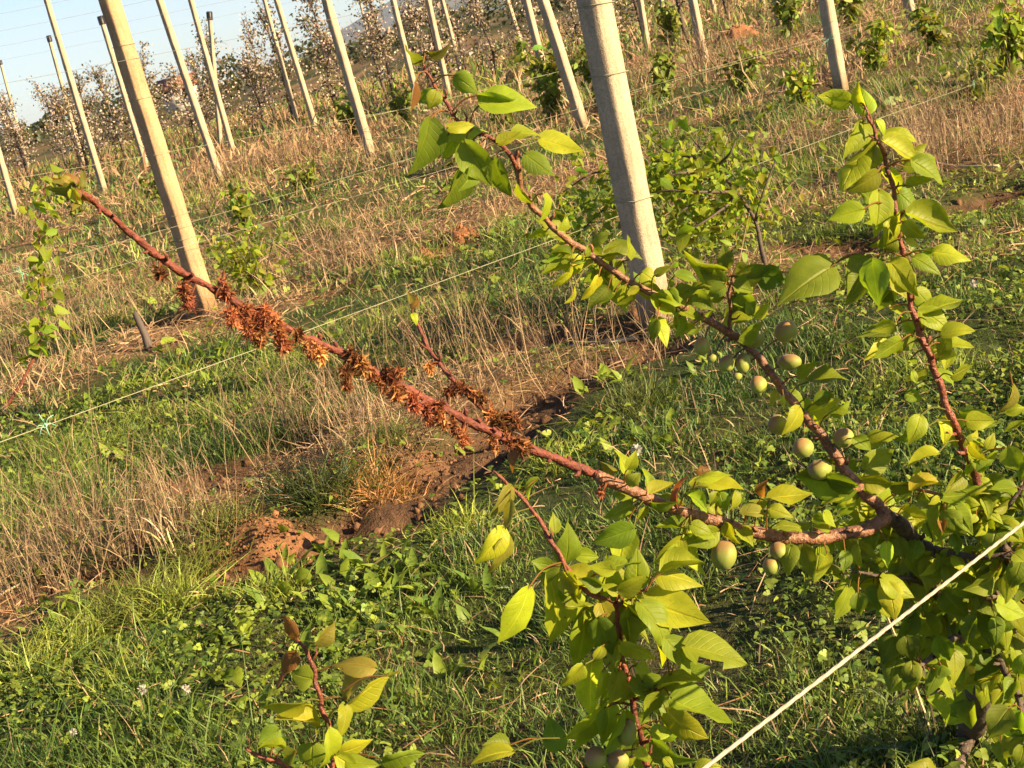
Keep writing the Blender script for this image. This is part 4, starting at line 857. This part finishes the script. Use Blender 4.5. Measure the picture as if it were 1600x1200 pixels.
LV(800, 300, [(200, 10, 165, 195, 60, 'l'), (370, 345, 245, 285, 50, 'l'), (350, 340, 250, 350, 45, 'l'), (210, 250, 85, 300, 40, ''), (370, 390, 240, 392, 36, 'd'), (445, 435, 375, 445, 24, 'l'), (360, 465, 185, 515, 48, 'l'), (365, 470, 225, 592, 50, 'l'), (505, 430, 440, 480, 40, ''), (580, 410, 690, 315, 62, 'l'), (740, 420, 722, 275, 32, 'l'),
    (540, 530, 435, 668, 52, 'l'), (555, 510, 618, 632, 52, 'l'), (600, 605, 480, 725, 110, 'dk'), (388, 600, 328, 692, 26, 'l'), (640, 640, 548, 700, 40, ''), (705, 585, 663, 685, 54, 'l'), (790, 600, 720, 640, 48, ''), (800, 560, 760, 500, 40, 'd'), (815, 505, 895, 560, 92, 'l'), (895, 515, 1000, 462, 48, 'l'), (980, 610, 1045, 705, 76, 'dk'), (1020, 520, 1150, 560, 62, 'l'), (1130, 600, 1245, 600, 62, 'l'), (1000, 590, 985, 535, 34, 'l'),
    (1335, 485, 1088, 370, 112, ''), (1345, 470, 1320, 330, 100, 'dk'), (1400, 470, 1495, 500, 76, ''), (1330, 560, 1175, 470, 112, 'd'), (1400, 540, 1600, 470, 140, 'dk'), (1385, 590, 1500, 620, 110, 'd'), (1330, 590, 1230, 650, 90, 'dk'), (1050, 740, 1195, 800, 72, 'l'), (885, 790, 962, 962, 90, ''), (905, 800, 880, 935, 62, 'dk'), (1045, 790, 1018, 908, 64, 'l'), (1180, 850, 1100, 885, 30, 'l'), (1420, 920, 1560, 800, 84, 'l'), (1520, 780, 1600, 695, 56, 'l'), (1480, 770, 1462, 680, 40, 'l'), (1440, 640, 1500, 785, 120, 'dk'), (1400, 650, 1380, 760, 90, 'dk'), (1150, 640, 1270, 740, 100, 'dk'), (680, 430, 640, 480, 40, ''), (280, 230, 330, 130, 46, 'l'), (460, 400, 470, 330, 36, 'l')])
LV(1200, 300, [(590, 110, 388, 172, 124, ''), (690, 0, 663, 272, 142, 'l'), (870, 140, 1168, 242, 172, 'l'), (850, 190, 990, 282, 92, ''), (890, 110, 1000, 50, 60, 'l'), (860, 300, 945, 345, 44, ''), (1040, 375, 1258, 428, 104, 'l'), (910, 412, 1072, 512, 92, ''), (800, 290, 690, 340, 130, 'dk'), (775, 380, 635, 345, 52, 'l'), (640, 440, 490, 705, 210, 'dk'), (390, 472, 78, 700, 190, 'dk'), (390, 460, 165, 540, 100, 'l'), (650, 430, 690, 705, 112, 'dk'), (760, 440, 930, 642, 170, 'l'), (745, 470, 862, 655, 76, 'l'),
    (772, 600, 678, 742, 72, 'l'), (760, 722, 862, 752, 52, ''), (790, 830, 648, 872, 90, 'l'), (780, 850, 568, 905, 74, 'd'), (975, 760, 1235, 680, 84, 'l'), (950, 770, 975, 870, 62, ''), (990, 800, 1055, 822, 30, 'l'), (1090, 900, 1285, 870, 92, 'l'), (1108, 950, 1280, 972, 64, 'l'), (830, 930, 668, 1032, 92, 'l'), (820, 1010, 608, 1062, 76, ''), (885, 1050, 925, 1092, 52, ''), (1130, 990, 1105, 1105, 90, 'l'), (1030, 1010, 1080, 985, 42, 'l'), (1150, 1150, 1278, 1082, 62, 'l'), (900, 1120, 930, 1195, 42, 'l'), (-60, 500, 100, 560, 150, 'dk'), (190, 1150, 312, 1062, 62, 'l'), (250, 1190, 500, 1182, 84, 'l'), (700, 620, 790, 700, 80, 'd')])
LV(1200, 0, [(605, 655, 568, 512, 72, ''), (548, 768, 466, 992, 92, 'l'), (680, 752, 722, 850, 44, ''), (720, 880, 942, 1012, 112, ''), (900, 1005, 1084, 1152, 112, 'l'), (585, 950, 466, 1185, 140, ''), (685, 1080, 500, 1192, 120, 'l')])
LV(800, 600, [(85, 335, 8, 545, 62, 'b'), (165, 592, 108, 722, 42, 'y'), (-10, 640, -130, 822, 90, 'o'), (-10, 730, -40, 900, 60, 'o'), (-60, 900, -230, 1112, 150, 'y'), (-40, 950, -150, 1172, 80, 'o'), (335, 1110, 345, 872, 140, 'd'), (760, 905, 520, 985, 160, 'dk'), (705, 905, 665, 1135, 180, 'l'), (718, 560, 640, 418, 70, 'l'), (722, 530, 772, 418, 70, 'l'), (662, 525, 548, 482, 42, 'o'), (740, 640, 800, 560, 90, 'd'), (840, 640, 808, 532, 42, 'l'), (862, 690, 1002, 622, 82, 'l'), (870, 740, 1032, 735, 60, 'd'), (750, 750, 580, 832, 92, ''), (842, 775, 772, 862, 42, 'l'),
    (1040, 775, 1105, 580, 36, 'r'), (1090, 690, 1212, 802, 82, 'l'), (1120, 640, 1432, 660, 92, 'l'), (1150, 600, 1372, 572, 52, 'l'), (1190, 570, 1178, 508, 84, 'b'), (1560, 700, 1600, 600, 60, 'b'), (1240, 750, 1332, 842, 62, 'l'), (1285, 680, 1240, 765, 60, ''), (1300, 685, 1342, 792, 84, 'dk'), (1400, 670, 1352, 790, 52, 'l'), (1480, 780, 1602, 740, 84, 'l'), (1430, 810, 1602, 845, 74, 'o'), (1085, 890, 908, 892, 72, 'l'), (1120, 880, 1244, 942, 82, ''), (1060, 960, 888, 1112, 122, 'l'), (1022, 1000, 950, 1092, 54, 'l'), (1088, 950, 1212, 1192, 92, 'l'), (1145, 930, 1265, 962, 62, ''), (1340, 870, 1422, 992, 62, ''), (1390, 880, 1502, 1012, 82, 'l'), (940, 1180, 1200, 1130, 92, 'l'), (560, 1180, 800, 1120, 80, 'l'), (170, 1200, 320, 1130, 110, 'd')])
LV(1200, 600, [(195, 150, 88, 312, 92, 'l'), (300, 120, 410, 60, 104, 'd'), (390, 182, 504, 108, 62, 'l'), (380, 190, 512, 188, 52, 'l'), (240, 90, 228, 180, 42, 'l'), (622, 360, 808, 330, 92, 'l'), (530, 340, 640, 422, 82, 'd'), (950, 200, 878, 372, 112, 'l'), (962, 300, 800, 355, 72, 'd'), (1062, 220, 1092, 382, 72, 'l'), (1130, 320, 1182, 402, 54, ''), (862, 60, 962, 92, 72, 'dk'), (1062, 440, 878, 522, 84, 'l'), (1350, 395, 1268, 338, 32, 'l'), (1368, 405, 1412, 308, 62, 'l'), (1352, 475, 1432, 418, 52, 'l'), (1545, 650, 1388, 660, 76, 'l'), (1528, 5, 1438, 168, 54, 'o'), (1490, 180, 1604, 152, 74, 'l'), (1602, 258, 1478, 302, 44, 'l'), (1540, 265, 1600, 230, 40, ''), (1500, 400, 1562, 532, 124, 'd'), (1250, 712, 1422, 682, 62, 'l'), (578, 602, 782, 625, 122, ''), (772, 640, 962, 602, 72, 'd'), (900, 672, 1102, 642, 62, 'l'), (930, 722, 1102, 772, 82, ''),
    (540, 645, 178, 572, 92, 'dk'), (530, 650, 350, 562, 70, 'dk'), (10, 712, 268, 684, 104, 'l'), (5, 782, 152, 832, 84, 'l'), (470, 692, 338, 752, 74, 'l'), (530, 722, 490, 772, 54, 'l'), (350, 802, 422, 892, 54, 'l'), (282, 822, 402, 872, 62, 'dk'), (200, 902, 30, 905, 62, ''), (382, 912, 290, 892, 44, 'l'), (145, 1010, 128, 1192, 92, 'dk'), (215, 1010, 272, 1204, 112, 'dk'), (335, 1000, 308, 1132, 72, 'l'), (372, 1062, 298, 1192, 54, 'l'), (482, 1050, 468, 1172, 74, 'd'), (562, 1010, 582, 1142, 54, ''), (642, 930, 664, 1010, 104, 'dk'), (742, 990, 746, 1142, 74, 'l'), (822, 960, 852, 1092, 92, 'dk'), (932, 980, 902, 1112, 112, 'dk'), (1062, 1060, 948, 1194, 62, 'l'), (1172, 940, 1182, 1062, 80, 'dk'), (1100, 802, 1232, 932, 122, 'dk'), (1302, 822, 1268, 872, 44, 'l'), (1402, 802, 1484, 778, 44, 'l'), (1062, 842, 1092, 932, 54, 'b'), (1420, 952, 1472, 1022, 62, 'l'), (1540, 1062, 1604, 1112, 84, 'l'), (460, 480, 550, 540, 90, 'd'), (400, 500, 190, 560, 110, 'dk')])
LV(1200, 900, [(562, 110, 582, 242, 104, 'dk'), (682, 70, 692, 212, 122, 'dk'), (1002, 200, 962, 302, 122, 'dk'), (902, 150, 852, 272, 62, 'd'), (782, 380, 702, 562, 132, 'dk'), (862, 380, 902, 522, 122, 'dk'), (962, 380, 932, 502, 74, 'dk'), (802, 520, 762, 722, 122, 'dk'), (902, 540, 902, 724, 112, 'dk'), (1062, 380, 1132, 522, 132, 'dk'), (1232, 420, 1152, 602, 142, 'dk'), (1082, 560, 1062, 642, 104, 'dk'), (1252, 560, 1182, 742, 132, 'dk'), (1272, 700, 1270, 942, 112, 'dk'), (1342, 320, 1278, 442, 122, ''), (1370, 300, 1518, 180, 92, 'l'), (1402, 160, 1328, 80, 52, 'l'), (1202, 100, 1332, 204, 92, 'dk'), (1290, 272, 1402, 302, 62, ''), (1480, 320, 1492, 464, 84, 'l'), (1562, 320, 1500, 462, 72, 'l'), (1600, 420, 1480, 482, 82, 'd'), (1562, 590, 1600, 784, 92, 'l'), (1532, 815, 1428, 842, 34, 'l'), (1502, 830, 1388, 1004, 152, 'dk'), (1582, 850, 1540, 1012, 112, 'dk'), (1562, 1000, 1480, 1134, 122, 'dk'), (1602, 1060, 1560, 1204, 104, 'd'), (1520, 102, 1602, 90, 52, 'l'), (1500, 232, 1592, 242, 62, ''), (1382, 650, 1340, 804, 110, 'dk'), (1440, 480, 1400, 620, 110, 'dk'), (1540, 660, 1470, 780, 100, 'dk')])
LV(800, 900, [(100, 80, -80, 400, 150, ''), (225, -10, 228, 402, 190, ''), (330, -20, 552, 92, 124, 'l'), (330, 190, 505, 182, 64, 'l'), (450, 240, 388, 572, 150, ''), (540, 270, 622, 484, 144, 'dk'), (700, 180, 922, 544, 152, 'l'), (800, 170, 945, 470, 152, 'd'), (828, 150, 1216, 282, 230, 'l'), (668, 92, 832, 0, 104, 'l'), (660, 110, 550, 62, 62, 'l'), (962, 390, 1110, 604, 130, 'd'), (1085, 440, 1456, 552, 190, 'lc'), (680, 422, 882, 512, 104, ''), (562, 440, 512, 532, 74, 'l'), (690, 592, 722, 535, 74, 'd'), (500, 530, 490, 864, 152, ''), (560, 600, 520, 764, 64, 'l'), (440, 560, 308, 684, 94, 'l'), (782, 560, 862, 604, 74, 'l'), (770, 642, 962, 932, 170, 'd'), (930, 702, 1192, 662, 74, 'l'), (972, 692, 1132, 692, 64, 'l'), (1000, 772, 1358, 912, 142, 'l'), (970, 850, 1212, 1004, 152, ''), (640, 702, 580, 762, 54, 'l'), (560, 832, 338, 1004, 122, 'l'), (530, 892, 388, 1074, 74, 'l'), (600, 802, 560, 1054, 112, ''), (692, 842, 578, 1112, 74, 'l'), (770, 872, 862, 902, 84, 'dk'), (870, 982, 1012, 972, 92, 'l'), (880, 1032, 1152, 1142, 112, 'd'), (950, 1140, 1012, 1204, 64, 'l'), (292, 1090, 228, 880, 130, 'dk'), (1150, 1204, 1302, 1192, 104, 'l'), (780, 1080, 860, 1160, 70, ''), (640, -40, 480, -60, 90, 'l'), (900, -20, 1180, 60, 110, 'l'), (560, 60, 420, 20, 90, 'd')])
LV(400, 900, [(245, 390, 178, 250, 72, 'b'), (358, 420, 492, 275, 92, 'o'), (245, 482, 138, 692, 72, 'b'), (350, 642, 228, 610, 132, 'dk'), (740, 575, 488, 562, 110, 'o'), (560, 802, 822, 630, 122, 'y'), (570, 770, 740, 560, 90, 'o'), (830, 622, 898, 596, 20, 'l'), (292, 792, 58, 812, 92, 'y'), (382, 952, 128, 902, 112, 'y'), (140, 960, 18, 1052, 122, 'd'), (180, 1082, 18, 1082, 44, 'y'), (555, 812, 518, 1004, 84, 'y'), (452, 960, 388, 1194, 72, 'y'), (530, 1102, 722, 1022, 84, 'y'), (350, 1050, 352, 1194, 150, 'dk'), (500, 1124, 642, 1204, 122, 'y'), (790, 1144, 1042, 1110, 112, 'd'), (1600, 1102, 1358, 1174, 104, 'y'), (1580, 1060, 1420, 1060, 90, 'd'), (250, 1100, 180, 1170, 90, 'd'), (560, 1150, 760, 1180, 90, 'y')])
# dried leaves at the tips of the dead shoots
LV(0, 0, [(122, 296, 74, 296, 22, 'o'), (126, 296, 78, 276, 20, 'b'), (122, 298, 112, 330, 18, 'o'), (128, 296, 142, 318, 12, 'b'), (120, 294, 90, 270, 16, 'y'), (126, 292, 128, 266, 14, 'o'), (118, 292, 80, 282, 20, 'o'), (116, 290, 84, 304, 22, 'o'), (120, 290, 100, 272, 14, 'b'), (112, 296, 128, 320, 18, 'y'), (122, 288, 138, 276, 14, 'b'), (118, 296, 106, 316, 14, 'b'), (110, 284, 92, 276, 12, 'o'), (120, 296, 122, 318, 10, 'b'), (642, 478, 637, 457, 12, 'o'), (644, 482, 656, 468, 10, 'b'), (645, 490, 650, 508, 10, 'y'), (641, 474, 652, 460, 9, 'b')], 1)
FRUITS = [(1228, 518, 19, 18), (1178, 529, 18, 17), (1097, 541, 14, 15), (1234, 566, 19, 14), (1161, 567, 13, 17), (1136, 568, 14, 14), (1185, 601, 14, 15), (1112, 559, 8, 8), (1152, 587, 8, 8), (1215, 663, 16, 17), (1255, 700, 18, 17), (1318, 684, 17, 17), (1281, 734, 20, 17), (1131, 867, 22, 24), (1217, 861, 16, 15), (1205, 884, 15, 15), (980, 1144, 17, 24), (931, 1184, 18, 20), (966, 1188, 18, 18)]
_fp = []
for f in FRUITS:
    q = int(np.argmin((BX[:, 0]-f[0])**2+(BX[:, 1]-f[1])**2)); _fp.append(P(f[0], f[1], depth(BP[q])))
_fp = np.array(_fp); _S = np.array(SUN)
def shades_fruit(p):                                      # the fruits hang clear of foliage on their sunny side
    v = p-_fp; t = v@_S; d = np.linalg.norm(v-t[:, None]*_S, axis=1); return bool(np.any((t > -.01) & (t < .7) & (d < .034)))
# further leaves on the twigs in the dense lower right part and below and beyond the frame edge
for k in range(230):
    i = rng.integers(0, len(BX)); x, y = BX[i]
    while not ((x > 1330 and 840 < y < 1250) or (x > 1540 and y > 720) or (y > 1120 and 880 < x < 1300)): i = rng.integers(0, len(BX)); x, y = BX[i]
    a = rng.normal(1.7, .8); ln = rng.uniform(35, 55); bx, by = x+rng.normal(0, 24), y+rng.normal(0, 20)
    leaf_px(bx, by, bx+math.cos(a)*ln, by+math.sin(a)*ln, ln*rng.uniform(.4, .75), 'qd' if rng.uniform() < .6 else 'q', dz=depth(BP[i])+rng.uniform(.0, .12), att=BP[i])
# small leaves and leaf buds close to the bark of the healthy branches
for k in range(120):
    i = rng.integers(0, len(BX)); x, y = BX[i]
    while not (1000 < x < 1560 and 400 < y < 850 and not (x < 1100 and y > 600)): i = rng.integers(0, len(BX)); x, y = BX[i]
    a = rng.uniform(0, 6.28); ln = rng.uniform(14, 34); leaf_px(x+math.cos(a)*6, y+math.sin(a)*6, x+math.cos(a)*(ln+6), y+math.sin(a)*(ln+6), ln*rng.uniform(.35, .65), 'qy' if rng.uniform() < .5 else 'q')

# fuller foliage on the healthy branches
for k in range(400):
    i = rng.integers(0, len(BX)); x, y = BX[i]
    while not (x > 840 and 130 < y < 1230 and not (x < 1000 and 500 < y < 850) and not (x < 960 and y < 380)): i = rng.integers(0, len(BX)); x, y = BX[i]
    a = rng.normal(1.5, 1.3); ln = rng.uniform(30, 58); o1 = rng.uniform(6, 28); bx, by = x+math.cos(a)*o1, y+math.sin(a)*o1
    if any(math.hypot(bx+math.cos(a)*ln*.5-f[0], by+math.sin(a)*ln*.5-f[1]) < 42 for f in FRUITS): continue
    leaf_px(bx, by, bx+math.cos(a)*ln, by+math.sin(a)*ln, ln*rng.uniform(.35, .72), random.choice(['q', 'ql', 'ql', 'qy', 'qd']), dz=depth(BP[i])+rng.uniform(-.02, .07), att=BP[i])
if extra.n: obj('foliage', extra.mesh('foliage', M['leaf'], tree_base, smooth=True), TREE, kind='stuff')

# green apricots
def fruit(px, py, rx, ry=None, tone=0.0, dz=0.0, ang=0.0):
    ry = ry or rx; rx, ry = rx*.95, ry*.95; i = int(np.argmin((BX[:, 0]-px)**2+(BX[:, 1]-py)**2)); d = depth(BP[i])-.012-rx*.00075*.4+dz; c = P(px, py, d); att = BP[i]
    ax = unit(att-c); ax = unit(ax+rng.normal(0, .15, 3)); r = rx*d/F; n, m = 16, 20; V, col = [], []; s1 = unit(np.cross(ax, VIEW)); s2 = np.cross(ax, s1); el = (ry or rx)/rx
    b0 = (math.pi/2 if s2@VIEW > 0 else 1.5*math.pi)+rng.uniform(-.7, .7); g = np.array((.21, .24, .042))*np.exp(.1*rng.standard_normal()); rd = np.array((.22, .11, .05))*np.exp(.15*rng.standard_normal()); sidev = unit(np.array([-.35, .1, .9])+rng.normal(0, .15, 3))
    for a in np.linspace(0, math.pi, n):
        for b in np.linspace(0, 2*math.pi, m, endpoint=False):
            q = 1-.10*math.exp(-((b-b0)/.2)**2)*math.sin(a); w = ax*math.cos(a)*(1.06-.10*math.exp(-(a/.35)**2))+(s1*math.cos(b)+s2*math.sin(b))*math.sin(a)*q*.96
            V.append(c+w*r*np.array([1, 1, 1])+R_[:, 1]*(w@R_[:, 1])*r*(el-1)); k = np.clip((w@sidev)*1.1+.06+tone, 0, .9); col.append(g*(1-k)+rd*k)
    Qd = [(i*m+j, i*m+(j+1) % m, (i+1)*m+(j+1) % m, (i+1)*m+j) for i in range(n-1) for j in range(m)]
    mb = MB(); mb.add(V, None, Qd, np.array(col)); o = obj('apricot', mb.mesh('apricot', M['fruit'], c, smooth=True), TREE, tuple(c-tree_base))
    mb = MB(); e = c+ax*r*.95; L = att-e
    if np.linalg.norm(L) > .05: att = e+unit(L)*.03
    tube(mb, spline([e, (e+att)/2+[0, 0, .002], att], 4), .0012, 5); obj('stalk', mb.mesh('stalk', M['bark'], c), o)
for f in FRUITS:
    fruit(*f)

# withered blossoms hanging on the dead branch
def withered(px, py, s):
    i = int(np.argmin((BX[:, 0]-px)**2+(BX[:, 1]-(py-s*.2))**2)); d = depth(BP[i])-.008; k = max(5, int(s*1.1)); b0 = P(px, py-s*.4, d); mb = MB(); u = d/F; att = BP[i]
    if np.linalg.norm(att-b0) > .07: att = b0+unit(att-b0)*.03
    s = s*rng.uniform(.45, .95); n = int(k*10*rng.uniform(.6, 1.2)); t = rng.uniform(0, 1, n)**.8; down = unit(np.array([.1, .05, -1.])); b = b0+down*(t*s*1.5*u)[:, None]+rng.normal(0, s*.16*u, (n, 3))
    dd = unit(rng.normal(0, .8, (n, 3))+down*.8); L = rng.uniform(.0025, .009, n)*rng.uniform(.8, 1.2); cl = np.exp(.25*rng.standard_normal())*np.array([1, np.exp(.12*rng.standard_normal()), 1]); V, T, Qd, uv = small_leaves(b, dd, rng.standard_normal((n, 3)), L, L*rng.uniform(.15, .5, n), .8, .9)
    kx = rng.uniform(size=(n, 1)); tint = (np.array((.20, .066, .032))*(1-kx)+np.array((.37, .17, .075))*kx)*np.exp(.25*rng.standard_normal((n, 1))); mb.add(V, T, Qd, np.repeat(np.clip(tint*cl, 0, 1), 8, 0), uv)
    for j in range(max(3, k//3)): e = b0+down*rng.uniform(.3, 1.3)*s*u+rng.normal(0, s*.12*u, 3); tube(mb, spline([att, (att+e)/2+rng.normal(0, .003, 3), e], 3), .0009, 4, (.2, .07, .03), cap=False)
    obj('withered_blossom', mb.mesh('withered_blossom', M['petal'], b0), TREE, tuple(b0-tree_base))
for w in [(247, 425, 10), (283, 450, 14), (292, 470, 8), (345, 446, 20), (356, 490, 20), (376, 500, 30), (392, 512, 30), (404, 498, 22), (412, 486, 22), (426, 505, 30), (433, 525, 26), (478, 541, 20), (495, 549, 20), (546, 552, 22), (535, 578, 16), (538, 600, 12), (560, 566, 22), (576, 585, 22), (592, 602, 26), (604, 584, 20), (612, 608, 22), (622, 582, 14), (640, 622, 18), (662, 640, 22), (668, 655, 16), (684, 650, 20), (702, 662, 18), (716, 676, 20), (735, 612, 14), (748, 618, 18), (764, 646, 24), (778, 658, 26), (800, 652, 24), (790, 688, 18), (768, 692, 20), (716, 604, 12), (668, 572, 12), (700, 612, 12), (808, 690, 16), (938, 770, 9), (820, 695, 10)]:
    withered(*w)
for k in range(5):
    x = rng.uniform(300, 830); i = int(np.argmin(np.where(BX[:, 1] > 420, (BX[:, 0]-x)**2, 1e9)+np.where(np.abs(BX[:, 1]-(300+.47*x)) > 60, 1e9, 0))); withered(BX[i, 0], BX[i, 1]+rng.uniform(-3, 9), rng.uniform(8, 15))
print('leaf parts', leaf_count[0])
